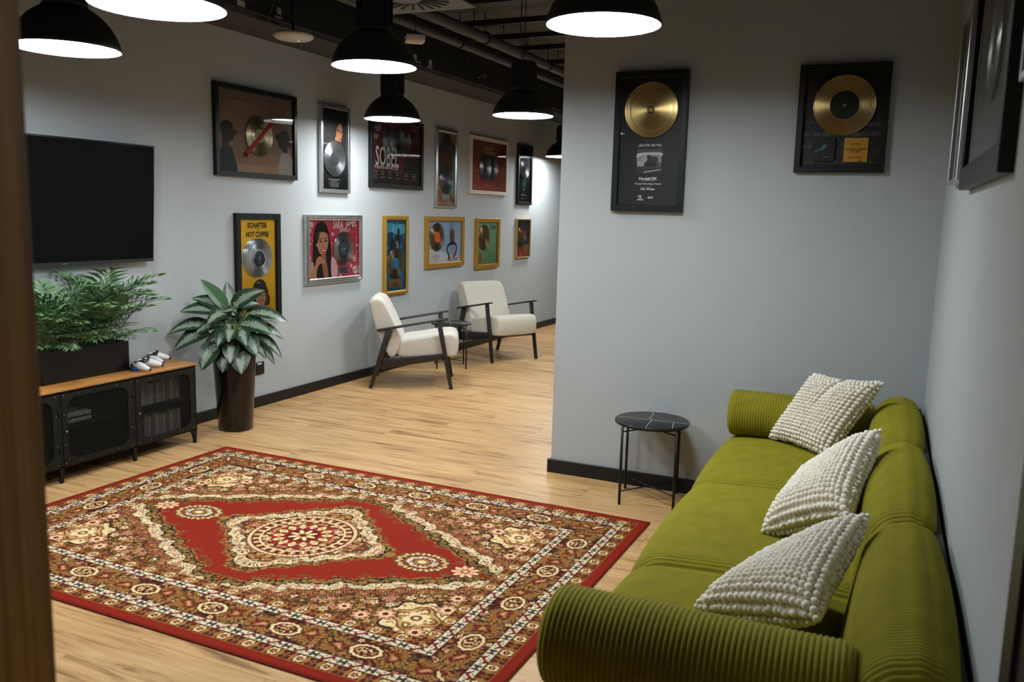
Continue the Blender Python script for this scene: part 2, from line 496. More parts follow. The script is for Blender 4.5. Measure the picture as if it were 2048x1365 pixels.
class Pic:
    """x to the right, z up, in metres from the lower left corner of the visible print; the wall is at y = 0"""
    def __init__(s, name, label, side, a0, a1, z0, z1, fmat, fw, depth=.03, cat='picture', group=None, profile='flat', glass=True, tilt=0.0, mount=0.0):
        W, H = a1 - a0, z1 - z0
        if side == 'L': loc, rz = (XL, a0, z0), math.pi/2
        elif side == 'B': loc, rz = (a0, YB, z0), 0
        else: loc, rz = (xr(a1), a1, z0), -math.pi/2 + SA      # on the right wall the far end is at the left
        s.t = thing(name, label, cat, loc, rz, group)
        if tilt: s.t.rotation_euler = (tilt, 0, rz)
        s.fw, s.W, s.H, s.d = fw, W - 2*fw, H - 2*fw, depth
        s.y = -.010; s.lay = 0
        # frame: four mitred bars swept round the opening
        if profile == 'step':
            pf = [(0, 0), (0, -depth*.75), (fw*.18, -depth), (fw*.35, -depth), (fw*.5, -depth*.78), (fw*.75, -depth*.72), (fw*.85, -depth*.9), (fw, -depth*.82), (fw, -.008)]
        elif profile == 'flat':
            pf = [(0, 0), (0, -depth+.002), (.002, -depth), (fw-.002, -depth), (fw, -depth+.002), (fw, -.008)]
        else:
            pf = [(0, 0), (0, -depth*.8), (fw*.3, -depth), (fw*.7, -depth), (fw, -depth*.75), (fw, -.008)]
        G = []
        for o_, y in pf:
            G.append([(o_, y, o_), (W-o_, y, o_), (W-o_, y, H-o_), (o_, y, H-o_)])
        fb = MB().grid(G, smooth=False, wrap_v=True)
        fb.build('frame', fmat, s.t)
        s.pr = MB(); s.mats = []; s.tx = {}
        s.glass = glass
        s.box3(0, -.008, 1, .002)
    def box3(s, *a):
        MB().box(s.fw-.004, s.fw+s.W+.004, -.009, -.002, s.fw-.004, s.fw+s.H+.004).build('backing_board', ink(60, 55, 50), s.t)
    def mi(s, m):
        if m not in s.mats: s.mats.append(m)
        return s.mats.index(m)
    def P(s, x, z, y): return (s.fw + x*s.W, y, s.fw + z*s.H)
    def _y(s):
        s.lay += 1
        return s.y - .00012*s.lay
    def poly(s, pts, m, y=None):
        y = s._y() if y is None else y
        s.pr.add([s.P(min(max(x,0),1), min(max(z,0),1), y) for x, z in pts], [list(range(len(pts)))], s.mi(m))
    def rect(s, x0, z0, x1, z1, m): s.poly([(x0,z0),(x1,z0),(x1,z1),(x0,z1)], m)
    def bg(s, m): s.rect(0, 0, 1, 1, m)
    def blob(s, pts, m, n=4): s.poly(smooth_closed(pts, n), m)
    def ell(s, cx, cz, rx, rz, m, n=24, a0=0, rot=0):
        q = []
        for k in range(n):
            a = 2*math.pi*k/n
            x, z = rx*math.cos(a), rz*math.sin(a)
            q.append((cx + x*math.cos(rot) - z*math.sin(rot), cz + x*math.sin(rot) + z*math.cos(rot)))
        s.poly(q, m)
    def line(s, pts, w, m):
        """ribbon of width w metres through points in print units"""
        y = s._y(); P = [Vector((p[0]*s.W, p[1]*s.H)) for p in pts]
        v = []
        for i, p in enumerate(P):
            d = (P[min(i+1, len(P)-1)] - P[max(i-1, 0)]).normalized(); n = Vector((-d.y, d.x)) * w/2
            for q in (p+n, p-n): v.append((s.fw + q.x, y, s.fw + q.y))
        s.pr.add(v, [(2*i, 2*i+1, 2*i+3, 2*i+2) for i in range(len(P)-1)], s.mi(m))
    def text(s, body, cx, cz, w, h, m, bold=.0, shear=0.0, y=None):
        """lettering scaled to w x h metres, centred on cx, cz (print units)"""
        vs, fs = text_mesh(body, bold, shear)
        if not len(vs): return
        lo, hi = vs.min(0), vs.max(0)
        q = (vs - (lo+hi)/2) / np.maximum(hi-lo, 1e-6)
        yy = s._y() if y is None else y
        k = s.mi(m)
        s.tx.setdefault(k, MB())
        s.tx[k].add([(s.fw + cx*s.W + a*w, yy - .0004, s.fw + cz*s.H + b*h) for a, b in q], fs)
    def smalltext(s, cx, cz, w, h, m, lines=3):
        """rows too small to read"""
        y = s._y() - .0002
        for i in range(lines):
            ww = w*(.6 + .4*random.random()); zz = cz + h/s.H*((lines-1)/2 - i)/max(lines-1, 1)
            n = int(ww/ (h/lines*.55)) or 1
            for j in range(n):
                if random.random() < .16: continue
                x = cx*s.W - ww/2 + ww*j/n
                a, b, c, d = x/s.W, zz - h/lines*.22/s.H, (x + ww/n*.72)/s.W, zz + h/lines*.22/s.H
                s.poly([(a,b),(c,b),(c,d),(a,d)], m, y)
    def record(s, cx, cz, r, m, lr=0, lm=None, dy=.006, hole=None, ring=None):
        x, z = s.fw + cx*s.W, s.fw + cz*s.H
        y = s.y - .003 - dy
        b = MB()
        pr = [(r, .0), (r, .0012), (r-.004, .0020), (r-.006, .0013)]
        rr = r - .008
        inner = (lr if lr else r*.30)
        while rr > inner + .012:
            pr += [(rr, .0014), (rr-.006, .0013)]; rr -= .0115
            if random.random() < .25: pr += [(rr, .0010), (rr-.0022, .0010)]; rr -= .003
        pr += [(inner, .0013), (.0006, .0013)]
        b.lathe(pr, 64, axis='y')
        o = b.build('record', m, s.t); o.location = (x, y, z)
        if lr and lm:
            lb = MB().lathe([(lr, .0010), (lr, .0022), (.0006, .0022)], 40, axis='y', smooth=False)
            l = lb.build('record_label', lm, o)
        if ring:
            MB().lathe([(ring[0], .0010), (ring[0], .0026), (ring[1], .0026), (ring[1], .0010)], 40, axis='y', smooth=False).build('hub_ring', ring[2], o)
        MB().lathe([(.0042 if hole is None else hole[0], .0020), (.0042 if hole is None else hole[0], .0029), (.0004, .0029)], 16, axis='y', smooth=False).build('spindle_hole', ink(40,36,30) if hole is None else hole[1], o)
        return o
    def plaque(s, x0, z0, x1, z1, m, name='plaque', dy=.004):
        b = MB(); y = s.y - .002 - dy
        p, q = s.P(x0, z0, 0), s.P(x1, z1, 0)
        b.box(p[0], q[0], y - .002, y, p[2], q[2])
        b.build(name, m, s.t); return y - .0023
    def done(s):
        if s.pr.v: s.pr.build('print', s.mats, s.t)
        for k, b in s.tx.items(): tag(b.build('lettering', s.mats[k], s.t), kind='stuff')
        if s.glass:
            g = MB(); y = -s.d*.72
            g.add([(s.fw-.002, y, s.fw-.002), (s.fw+s.W+.002, y, s.fw-.002), (s.fw+s.W+.002, y, s.fw+s.H+.002), (s.fw-.002, y, s.fw+s.H+.002)], [(0,1,2,3)])
            g.build('glass_pane', M_GLASS, s.t, recalc=False)
        return s.t
GRP = 'framed record awards on the left wall'
K, WH = ink(14, 14, 15), ink(225, 225, 222)

# --- brown print, two profiles, red slash
p = Pic('framed_award', 'black framed brown print with two facing profiles and a red slash over a gold record', 'L', 4.810, 5.712, 1.783, 2.438, M_FBLACK, .036, .034, group=GRP)
p.bg(ink_mix('tan_print', (128,98,78), (158,124,98), 2.5))
p.smalltext(.30, .90, .34, .022, ink(104,72,56), 1); p.smalltext(.68, .885, .30, .022, ink(104,72,56), 1)
p.rect(.0, .0, 1, .10, ink(168, 132, 102))
sk = ink(62, 47, 42)
p.blob([(.01,0),(.03,.26),(.10,.31),(.17,.30),(.205,.18),(.235,0)], ink(37,43,50))
p.blob([(.065,.26),(.055,.45),(.045,.52),(.06,.565),(.14,.575),(.19,.55),(.20,.50),(.215,.455),(.195,.43),(.20,.40),(.185,.375),(.14,.36),(.135,.30),(.15,.25)], sk)
p.blob([(.04,.50),(.035,.56),(.07,.61),(.13,.62),(.185,.59),(.19,.555),(.12,.545),(.085,.50),(.07,.46)], ink(40,34,34))
p.ell(.165, .487, .035, .028, ink(92,52,46)); p.ell(.222, .483, .026, .03, ink(92,52,46))
p.blob([(.80,0),(.81,.20),(.845,.29),(.90,.33),(.96,.27),(1,.20),(1,0)], ink(176,168,156))
p.blob([(.86,.30),(.85,.34),(.805,.345),(.80,.39),(.785,.42),(.80,.46),(.795,.50),(.81,.55),(.86,.575),(.93,.56),(.96,.50),(.95,.42),(.92,.36),(.925,.30)], ink(74,62,58))
p.blob([(.83,.53),(.86,.585),(.91,.59),(.955,.555),(.965,.48),(.985,.41),(.96,.375),(.93,.40),(.90,.47),(.86,.50)], ink(66,62,62))
p.ell(.785, .49, .030, .04, ink(52,44,44))
p.record(.525, .475, .150, R_PALEGOLD, .052, ink(176,168,130))
yy = p.plaque(.44, .40, .445, .405, ink(176,168,130), 'pin')
b = MB(); x0, z0, x1, z1 = .335*p.W+p.fw, .215*p.H+p.fw, .715*p.W+p.fw, .700*p.H+p.fw
b.beam((x0, -.0235, z0), (x1, -.0235, z1), .001, .032, up=(0,0,1))
for c in ((x0,z0),(x1,z1)): b.lathe([(.016, 0), (.016, .001), (.0004, .001)], 20, (c[0], -.023, c[1]), axis='y')
b.build('slash_stripe', ink(176, 34, 24), p.t)
p.done()

# --- silver narrow portrait
p = Pic('framed_award', 'narrow brushed silver frame with a dark portrait above a silver record', 'L', 6.020, 6.438, 1.700, 2.435, M_FBRUSHED, .030, .035, group=GRP)
p.bg(ink(24, 24, 27))
p.text('ALESSANDRA', .5, .955, .30, .030, ink(62, 60, 62))
p.blob([(.35,.42),(.42,.60),(.55,.66),(.58,.80),(.70,.88),(.85,.86),(.95,.72),(.97,.55),(.92,.44)], ink(18,15,15))
p.blob([(.55,.62),(.56,.72),(.60,.80),(.70,.85),(.80,.83),(.845,.76),(.845,.70),(.80,.63),(.76,.60),(.70,.62),(.66,.56),(.58,.55)], ink(150,98,64))
p.blob([(.54,.68),(.52,.80),(.62,.89),(.78,.89),(.86,.82),(.76,.84),(.66,.80),(.60,.74),(.58,.66)], ink(20,15,14))
p.ell(.675, .745, .05, .016, ink(42,24,18), rot=-.3); p.ell(.805, .735, .035, .014, ink(42,24,18), rot=.2)
p.blob([(.72,.645),(.76,.66),(.81,.65),(.77,.635)], ink(112,50,42))
p.record(.50, .385, .151, R_SILVER, .062, ink(44,48,50))
p.record(.54, .395, .150, R_SILVER, 0, None, dy=.002)
p.text('DOUBLE PLATINUM AWARD', .5, .125, .165, .010, WH); p.text('PRESENTED TO', .5, .105, .09, .007, WH)
p.text('ALESSANDRA', .5, .083, .16, .012, ink(170,170,170)); p.text('FOR THE SALES OF THE SINGLE', .5, .062, .13, .006, WH)
p.text('"QUEEN OF KINGS"', .5, .042, .13, .012, WH); p.smalltext(.5, .018, .06, .006, ink(160,160,160), 1)
p.done()

# --- dark red poster with three silver discs
p = Pic('framed_award', 'black framed dark red poster with tall white lettering and silver discs, behind a lamp', 'L', 6.762, 7.702, 1.772, 2.430, M_FBLACK, .040, .034, group=GRP)
p.bg(ink_mix('oxblood_print', (84,34,28), (120,48,40), 3))
p.rect(0, 0, 1, .20, ink(54, 28, 24))
cr = ink(176, 164, 154)
for cx_, cz_, sc_ in ((.12,.86,1.0),(.08,.74,.9),(.15,.92,.5)):
    for sg in (-1, 1):
        p.ell(cx_ + sg*.03*sc_, cz_ + .02*sc_, .032*sc_, .03*sc_, cr, 12, rot=sg*.5); p.ell(cx_ + sg*.022*sc_, cz_ - .025*sc_, .02*sc_, .022*sc_, cr, 12)
p.smalltext(.88, .94, .12, .02, ink(150,140,150), 1)
br = ink(62, 48, 34)
for x_, z_, r_ in ((.70,.40,.05),(.76,.46,.05),(.83,.42,.055),(.90,.46,.05),(.95,.40,.05)):
    p.ell(x_, z_, r_*.55, r_*.9, br); p.blob([(x_-.06,.20),(x_-.055,z_-.06),(x_,z_-.03),(x_+.055,z_-.06),(x_+.06,.20)], ink(44,34,26))
p.record(.36, .70, .128, R_SILVER, .04, ink(120,124,126), dy=.001)
p.record(.66, .70, .128, R_SILVER, .04, ink(120,124,126), dy=.001)
p.record(.51, .715, .135, R_SILVER, .045, ink(70,74,76), dy=.005, hole=(.006, WH))
y_ = p.y - .0135
p.text('SOBEL', .285, .435, .40, .185, ink(228,224,218), bold=.012, y=y_)
p.text('PUŁAPKA NA MOTYLE', .285, .262, .40, .033, ink(228,224,218), bold=.03)
for i, x_ in enumerate((.07, .21, .36, .52, .69, .87)):
    p.smalltext(x_, .190, .10, .012, WH, 1); p.smalltext(x_, .125, .08, .05 if i == 0 else .030, WH, 4 if i == 0 else 2)
p.done()

# --- slim silver frame with teal and ochre print
p = Pic('framed_award', 'slim polished silver frame with a bare-shouldered figure above a record with lilac label', 'L', 7.973, 8.432, 1.605, 2.430, M_FSILVER, .042, .036, group=GRP, profile='round')
p.bg(ink(96, 84, 92))
p.poly([(0,0),(.5,0),(0,.5)], ink(206,160,44)); p.poly([(1,0),(1,.75),(.55,0)], ink(120,172,160)); p.poly([(0,1),(0,.72),(.3,1)], ink(112,150,146)); p.poly([(1,1),(.75,1),(1,.85)], ink(190,150,60))
p.blob([(.22,.44),(.18,.66),(.30,.76),(.44,.80),(.46,.88),(.58,.95),(.72,.90),(.70,.80),(.66,.76),(.84,.72),(.92,.60),(.86,.44)], ink(112,72,52))
p.blob([(.44,.84),(.44,.93),(.56,.985),(.70,.96),(.76,.88),(.72,.82),(.66,.90),(.55,.91)], ink(46,34,34))
p.blob([(.35,.42),(.30,.50),(.50,.57),(.72,.53),(.76,.45),(.55,.40)], ink(78,58,48))
p.blob([(.10,.22),(.06,.15),(.18,.02),(.62,.02),(.55,.12),(.26,.15)], ink(170,108,70)); p.blob([(.66,.10),(.82,.02),(1,.02),(.95,.12),(.8,.16)], ink(150,90,60))
p.record(.52, .335, .150, R_SILVER, .040, ink(118, 96, 140))
p.text('Chcesz', .56, .50, .16, .035, ink(26,20,20), bold=.01, shear=.3)
yy = p.plaque(.25, .055, .72, .155, ink(150,160,150)); p.smalltext(.48, .105, .12, .05, ink(60,64,60), 4)
p.done()

# --- cream frame, terracotta print, two discs
p = Pic('framed_award', 'cream framed terracotta print with two overlapping silver records', 'L', 8.750, 9.738, 1.775, 2.425, M_FWHITE, .042, .030, group=GRP)
tc_ = ink(158, 62, 46); ln = ink(208, 150, 128)
p.bg(tc_)
for a in (.03, .97): p.line([(a,.04),(a,.96)], .004, ln)
for a in (.05, .95): p.line([(.03,a),(.97,a)], .004, ln); p.line([(.03,a+(.03 if a<.5 else -.03)),(.97,a+(.03 if a<.5 else -.03))], .003, ln)
for sx_ in (0, 1):
    for k in range(9):
        zz = .12 + k*.085; am = .05 + .07*(abs(k-4)/4)
        q = []
        for j in range(9):
            x_ = .055 + am*j/8
            q.append((x_ if not sx_ else 1-x_, zz + .022*math.sin(j*1.6 + k)))
        p.line(q, .005, ln)
    for k in range(4):
        p.line([((.20+.03*math.sin(t*1.3+k) if not sx_ else .80+.03*math.sin(t*1.3+k)), .14+k*.17+t*.016) for t in range(9)], .004, ln)
p.text('RODZINNY', .5, .865, .30, .040, ink(222,196,182), bold=.045); p.text('BIZNES', .5, .775, .30, .040, ink(222,196,182), bold=.045)
for cx_, dy_ in ((.60, .001), (.385, .005)):
    o = p.record(cx_, .475, .152, R_SILVER, 0, None, dy=dy_)
    hb = MB()
    for i, j in ((0,0),(1,0),(-1,0),(.5,.87),(-.5,.87),(.5,-.87),(-.5,-.87)):
        hb.lathe([(.021, .0024), (.021, .0032), (.015, .0032), (.015, .0024)], 6, (.031*j, 0, .031*i), axis='y', smooth=False)
    hb.build('honeycomb_label', ink(34,34,36), o)
p.smalltext(.5, .19, .16, .012, ln, 2); p.smalltext(.5, .115, .26, .012, ink(222,196,182), 1)
p.done()

# --- far narrow dark frame, teal square
p = Pic('framed_award', 'narrow dark frame with a silver record above a small turquoise square, last in its row', 'L', 10.045, 10.490, 1.675, 2.427, M_FBLACK, .036, .034, group=GRP)
p.bg(ink(22, 32, 36))
p.blob([(.10,.62),(.25,.85),(.5,.92),(.75,.85),(.9,.6),(.6,.5),(.3,.52)], ink(58,66,72)); p.blob([(.5,.62),(.55,.82),(.75,.84),(.8,.68),(.7,.55)], ink(120,92,72))
p.record(.5, .635, .150, R_SILVER, .05, ink(60,70,76))
p.rect(.32, .27, .70, .455, ink(20,140,156)); p.blob([(.46,.30),(.44,.38),(.50,.43),(.58,.40),(.60,.32),(.52,.285)], ink(150,128,108))
p.smalltext(.5, .475, .12, .010, WH, 1); p.rect(.42, .215, .60, .25, ink(190,190,190)); p.smalltext(.5, .165, .12, .02, ink(150,150,150), 2)
p.text('Maserati', .5, .135, .15, .022, WH, bold=.03); p.smalltext(.45, .065, .10, .024, ink(200,200,200), 1)
p.done()

# --- yellow
p = Pic('framed_award', 'black framed bright yellow print with stacked silver discs above a person in a dark cap', 'L', 5.000, 5.496, .690, 1.515, M_FBLACK, .045, .034, group=GRP)
p.bg(ink(226, 176, 24))
p.text('SCHAFTER', .50, .938, .222, .043, K, bold=.042); p.text('HOT COFFEE', .50, .843, .256, .043, K, bold=.042)
p.smalltext(.5, .903, .12, .008, ink(90,70,20), 1); p.smalltext(.5, .890, .04, .008, ink(60,46,16), 1); p.smalltext(.5, .876, .11, .008, ink(110,86,20), 1)
hr = ink(58, 40, 30)
p.blob([(.22,-.03),(.30,.045),(.50,.075),(.72,.075),(.90,.03),(.96,-.03)], ink(222,222,218))
p.blob([(.30,.16),(.24,.10),(.27,.075),(.42,.08),(.48,.06),(.66,.06),(.72,.085),(.80,.09),(.83,.16),(.79,.20),(.74,.26),(.40,.26),(.34,.22)], hr)
p.blob([(.44,.24),(.425,.17),(.45,.125),(.47,.10),(.44,.06),(.56,.045),(.72,.06),(.665,.10),(.70,.14),(.71,.20),(.69,.25)], ink(186,146,116))
p.ell(.535, .198, .045, .006, ink(92,64,48)); p.ell(.66, .198, .035, .006, ink(92,64,48)); p.ell(.60, .142, .05, .006, ink(150,88,76)); p.blob([(.59,.20),(.58,.17),(.62,.165),(.625,.20)], ink(170,128,100))
p.blob([(.36,.22),(.36,.30),(.44,.355),(.56,.372),(.68,.345),(.735,.285),(.76,.235),(.66,.245),(.50,.235),(.38,.25)], ink(34,30,28))
p.blob([(.36,.245),(.48,.262),(.66,.262),(.76,.24),(.72,.222),(.56,.235),(.42,.225)], ink(24,21,20))
p.line([(.46,.333),(.48,.343),(.50,.336),(.52,.343),(.54,.333)], .004, WH)
p.rect(.665, .025, .715, .055, K)
p.record(.425, .598, .148, R_SILVER, .04, ink(150,152,154), dy=.000)
p.record(.465, .598, .148, R_SILVER, .04, ink(150,152,154), dy=.0035)
o = p.record(.515, .600, .149, R_SILVER, .066, ink(158,158,158), dy=.007, hole=(.012, ink(120,120,122)))
hb = MB(); n = 20
for r0, r1, a0, a1 in ((.067, .052, math.pi*1.03, math.pi*1.97),):
    G = [[(r*math.cos(a0+(a1-a0)*k/n), -.0028, r*math.sin(a0+(a1-a0)*k/n)) for k in range(n+1)] for r in (r0, r1)]
    hb.grid(G, smooth=False)
hb.build('label_band', K, o)
MB().lathe([(.053, .0024), (.053, .0031), (.013, .0031)], 40, axis='y', smooth=False).build('compact_disc', M_CD, o)
p.done()

# --- pink, silver stepped frame
p = Pic('framed_award', 'silver stepped frame with a pink print of a smiling long-haired woman and a silver record', 'L', 5.815, 6.622, .927, 1.512, M_FSILVER, .047, .040, group=GRP, profile='step')
p.bg(ink_mix('raspberry_print', (186,52,72), (208,76,92), 2))
pk, wp = ink(232, 176, 178), ink(240, 226, 222)
def blossom(cx, cz, r):
    for k in range(5):
        a = 1.3 + k*2*math.pi/5
        p.ell(cx + r*.6*math.cos(a)*p.H/p.W, cz + r*.6*math.sin(a), r*.5*p.H/p.W, r*.42, wp if k % 2 else pk, 10, rot=a)
    p.ell(cx, cz, r*.2*p.H/p.W, r*.2, ink(214,120,130), 8)
for q in ((.07,.93,.055),(.03,.83,.05),(.48,.76,.035),(.93,.30,.055),(.95,.10,.085),(.86,.18,.04),(.80,.24,.03),(.63,.02,.035),(.02,.36,.04),(.03,.60,.03),(.88,.92,.02),(.97,.55,.03)): blossom(*q)
for q in ((.03,.70),(.06,.66),(.44,.60),(.90,.45),(.97,.42),(.96,.68),(.94,.36),(.78,.10)): p.ell(q[0], q[1], .010, .022, pk, 10, rot=.6)
hr = ink(24, 17, 18); skn = ink(196, 138, 104); skd = ink(168, 108, 80)
p.blob([(.10,0),(.09,.30),(.10,.62),(.13,.86),(.20,.965),(.28,.97),(.35,.90),(.40,.72),(.43,.45),(.46,.22),(.53,0)], hr)
p.blob([(0,.28),(.05,.30),(.09,.24),(.09,.02),(.0,0)], ink(206,160,160)); p.blob([(.46,.36),(.52,.30),(.56,.15),(.55,.02),(.44,.02),(.43,.30)], ink(226,178,180))
p.blob([(.16,.62),(.155,.72),(.20,.80),(.28,.815),(.355,.78),(.375,.66),(.365,.55),(.33,.44),(.28,.385),(.22,.42),(.175,.50)], skn)
p.blob([(.24,.40),(.25,.26),(.27,.10),(.30,0),(.37,0),(.355,.20),(.33,.30),(.32,.42)], skd)
p.blob([(.145,.60),(.17,.75),(.225,.80),(.20,.74),(.18,.66)], hr); p.blob([(.17,.80),(.26,.86),(.36,.80),(.39,.68),(.34,.775),(.27,.80)], hr)
for ex, ez in ((.225,.635),(.325,.640)):
    p.ell(ex, ez, .027, .016, ink(60,34,28), rot=.05); p.ell(ex, ez+.003, .010, .010, ink(20,12,12), 12); p.line([(ex-.035,ez+.035),(ex,ez+.05),(ex+.03,ez+.042)], .006, ink(44,26,22))
p.blob([(.275,.62),(.262,.545),(.285,.525),(.30,.545)], ink(178,120,90))
p.blob([(.235,.495),(.285,.50),(.335,.505),(.315,.455),(.28,.44),(.25,.46)], ink(150,52,56)); p.blob([(.248,.488),(.285,.488),(.322,.495),(.30,.468),(.27,.463)], wp)
p.blob([(.145,.57),(.155,.60),(.165,.57),(.155,.545)], wp)
p.blob([(.02,0),(.07,.15),(.12,.24),(.14,.33),(.19,.38),(.24,.365),(.27,.32),(.26,.26),(.20,.24),(.16,.18),(.14,.06),(.14,0)], skn)
for k in range(4): p.line([(.165+.024*k,.355-.006*k),(.185+.026*k,.30-.006*k),(.20+.02*k,.255)], .004, skd)
p.line([(.27,.30),(.285,.27),(.28,.235)], .007, ink(240,220,214))
p.text('SARA', .565, .925, .150, .068, wp, bold=.01); p.text('JAMES', .835, .925, .165, .068, wp, bold=.01); p.text('SOMEBODY', .705, .825, .155, .034, wp)
p.record(.695, .495, .150, R_SILVER, .072, ink(66,84,90), hole=(.009, ink(210,170,150)), ring=(.076, .068, K))
yy = p.plaque(.575, .045, .80, .165, ink(96,98,104)); p.smalltext(.69, .105, .14, .04, ink(40,42,46), 4)
p.done()

# --- blue, narrow gold frame
p = Pic('framed_award', 'narrow gold frame with a blue forest print, gold record and plaque', 'L', 7.000, 7.432, .745, 1.511, M_FGOLD, .040, .036, group=GRP, profile='round')
p.bg(ink(42, 132, 178))
p.rect(0, .50, 1, 1, ink_mix('blue_forest', (12,34,48), (52,140,168), 22, (24,78,104)))
p.poly([(0,.80),(.3,.84),(.6,.78),(1,.82),(1,.94),(0,.96)], ink_mix('blue_mist', (60,140,170), (110,186,206), 14))
p.blob([(.46,.60),(.44,.70),(.50,.78),(.58,.80),(.62,.87),(.70,.88),(.72,.80),(.74,.70),(.70,.60)], ink(30,26,34)); p.blob([(.55,.55),(.56,.62),(.52,.69),(.62,.70),(.68,.62),(.66,.55),(.74,.53),(.60,.52)], ink(120,134,150))
p.blob([(.20,.58),(.26,.70),(.34,.76),(.42,.72),(.46,.60)], ink(26,32,42)); p.blob([(.3,.5),(.2,.56),(.5,.60),(.8,.55),(.75,.5)], ink(34,30,34))
p.record(.49, .385, .150, R_PALEGOLD, .056, ink(44,136,180))
yy = p.plaque(.14, .045, .80, .155, ink(176,132,74)); p.text('ZŁOTA PŁYTA', .47, .128, .10, .010, ink(60,40,20), y=yy); p.smalltext(.47, .085, .01, .004, ink(60,40,20), 1)
b = MB()
for i, w_ in enumerate((.09, .05, .16, .10, .05)):
    zc_ = p.fw + (.112 - .0135*i)*p.H; b.box(p.fw + .47*p.W - w_/2, p.fw + .47*p.W + w_/2, yy - .0004, yy, zc_ - .0028, zc_ + .0028)
b.build('plaque_lines', ink(84,56,28), p.t)
p.done()

# --- wide gold frame, pale blue print
p = Pic('framed_award', 'wide gold frame with a gold record and a crouching figure on a pale blue print', 'L', 7.786, 8.618, .970, 1.511, M_FGOLD, .048, .036, group=GRP)
p.bg(ink_mix('pale_blue_print', (140,164,192), (164,186,208), 2.5))
p.blob([(0,0),(0,.32),(.3,.30),(.55,.22),(1,.10),(1,0)], ink(206,206,210)); p.rect(0, .0, .45, .28, ink(206,208,212))
p.line([(.69,1),(.69,.80)], .012, ink(96,70,60)); p.line([(.655,1),(.66,.76),(.645,.60)], .005, ink(110,70,60)); p.line([(.73,1),(.72,.80)], .005, ink(110,70,60))
p.blob([(.665,.60),(.66,.74),(.69,.80),(.75,.80),(.79,.72),(.805,.62),(.78,.54),(.76,.50),(.70,.50),(.67,.54)], ink(92,66,54))
p.blob([(.67,.72),(.69,.80),(.75,.81),(.80,.74),(.81,.60),(.78,.52),(.77,.62),(.75,.70),(.71,.72)], ink(112,84,62))
p.blob([(.64,.46),(.66,.42),(.80,.42),(.83,.47),(.79,.52),(.74,.50),(.69,.51)], ink(40,34,34))
lg = ink(38, 32, 36)
p.line([(.68,.46),(.60,.40),(.575,.34),(.605,.24),(.645,.13)], .028, lg); p.line([(.80,.46),(.85,.42),(.875,.36),(.86,.26),(.815,.16)], .028, lg)
p.blob([(.60,.06),(.64,.16),(.665,.15),(.66,.07)], lg); p.blob([(.755,.12),(.80,.18),(.83,.17),(.82,.11)], ink(120,60,48))
for k in range(4): p.line([(.70+.03*k,.42),(.69+.035*k,.26),(.72+.03*k,.10)], .004, ink(140,64,56))
p.line([(.56,.06),(.68,.10),(.80,.08),(.96,.10)], .006, ink(150,74,60)); p.line([(.62,.04),(.76,.05),(.90,.06)], .008, ink(110,52,44))
p.record(.265, .62, .150, R_PALEGOLD, .058, ink(226,110,36))
p.smalltext(.24, .225, .06, .009, ink(90,90,96), 1); p.text('ZŁOTA PŁYTA', .24, .175, .22, .020, ink(206,170,160)); p.smalltext(.24, .14, .20, .010, ink(110,110,116), 1); p.text('SOLI', .24, .09, .09, .020, ink(206,120,110)); p.smalltext(.24, .05, .04, .010, ink(80,80,86), 1)
p.done()

# --- green, gold frame
p = Pic('framed_award', 'gold frame with a mint green print, dark scribbled lettering and gold record', 'L', 8.920, 9.545, .911, 1.497, M_FGOLD, .046, .036, group=GRP)
p.bg(ink(112, 158, 118))
for a in (.008, .992): p.line([(a,0),(a,1)], .010, ink(170,176,60))
for a in (.01, .99): p.line([(0,a),(1,a)], .010, ink(170,176,60))
p.text('TLME', .78, .88, .15, .045, K, bold=.03, shear=.15)
for q in ([(.45,.34),(.50,.30),(.52,.24),(.50,.22)],[(.52,.35),(.55,.28),(.58,.22),(.66,.20),(.80,.19),(.95,.22)],[(.58,.22),(.62,.12),(.60,.07)],[(.66,.20),(.68,.12),(.66,.07)],[(.74,.19),(.76,.12),(.74,.06)],[(.82,.19),(.80,.12),(.84,.07)],[(.56,.30),(.60,.22)]): p.line(q, .0035, ink(50,74,54))
o = p.record(.34, .64, .150, R_GOLD, .0, None)
hb = MB()
for q in ((-.03,.06,.03,.03),(-.045,.01,.04,.05),(-.02,-.06,.045,.05),(-.05,-.10,.03,.03),(-.015,.10,.02,.04)): hb.box(q[0], q[0]+q[2], -.0024, -.0018, q[1], q[1]+q[3])
hb.build('record_label', ink(58,44,26), o)
yy = p.plaque(.035, .06, .24, .285, ink(150,112,44)); p.smalltext(.138, .17, .06, .06, ink(70,50,20), 4)
p.done()

# --- small dark orange
p = Pic('framed_award', 'small thin gold frame with a dark print fading to orange and a bright record', 'L', 10.048, 10.491, .995, 1.499, M_FTHINGOLD, .016, .034, group=GRP)
p.bg(ink(26, 30, 34))
p.blob([(0,-.02),(0,.22),(.2,.18),(.5,.30),(.8,.26),(1,.36),(1,-.02)], ink_mix('ember_print', (96,26,14), (204,84,30), 9))
p.blob([(.18,.10),(.2,.24),(.34,.25),(.38,.12),(.3,.04)], ink(150,52,30))
p.record(.46, .62, .140, R_PALEGOLD, .05, ink(150,40,36))
yy = p.plaque(.52, .12, .90, .32, ink(150,96,40)); p.smalltext(.7, .2, .06, .05, ink(70,44,20), 4)
p.done()

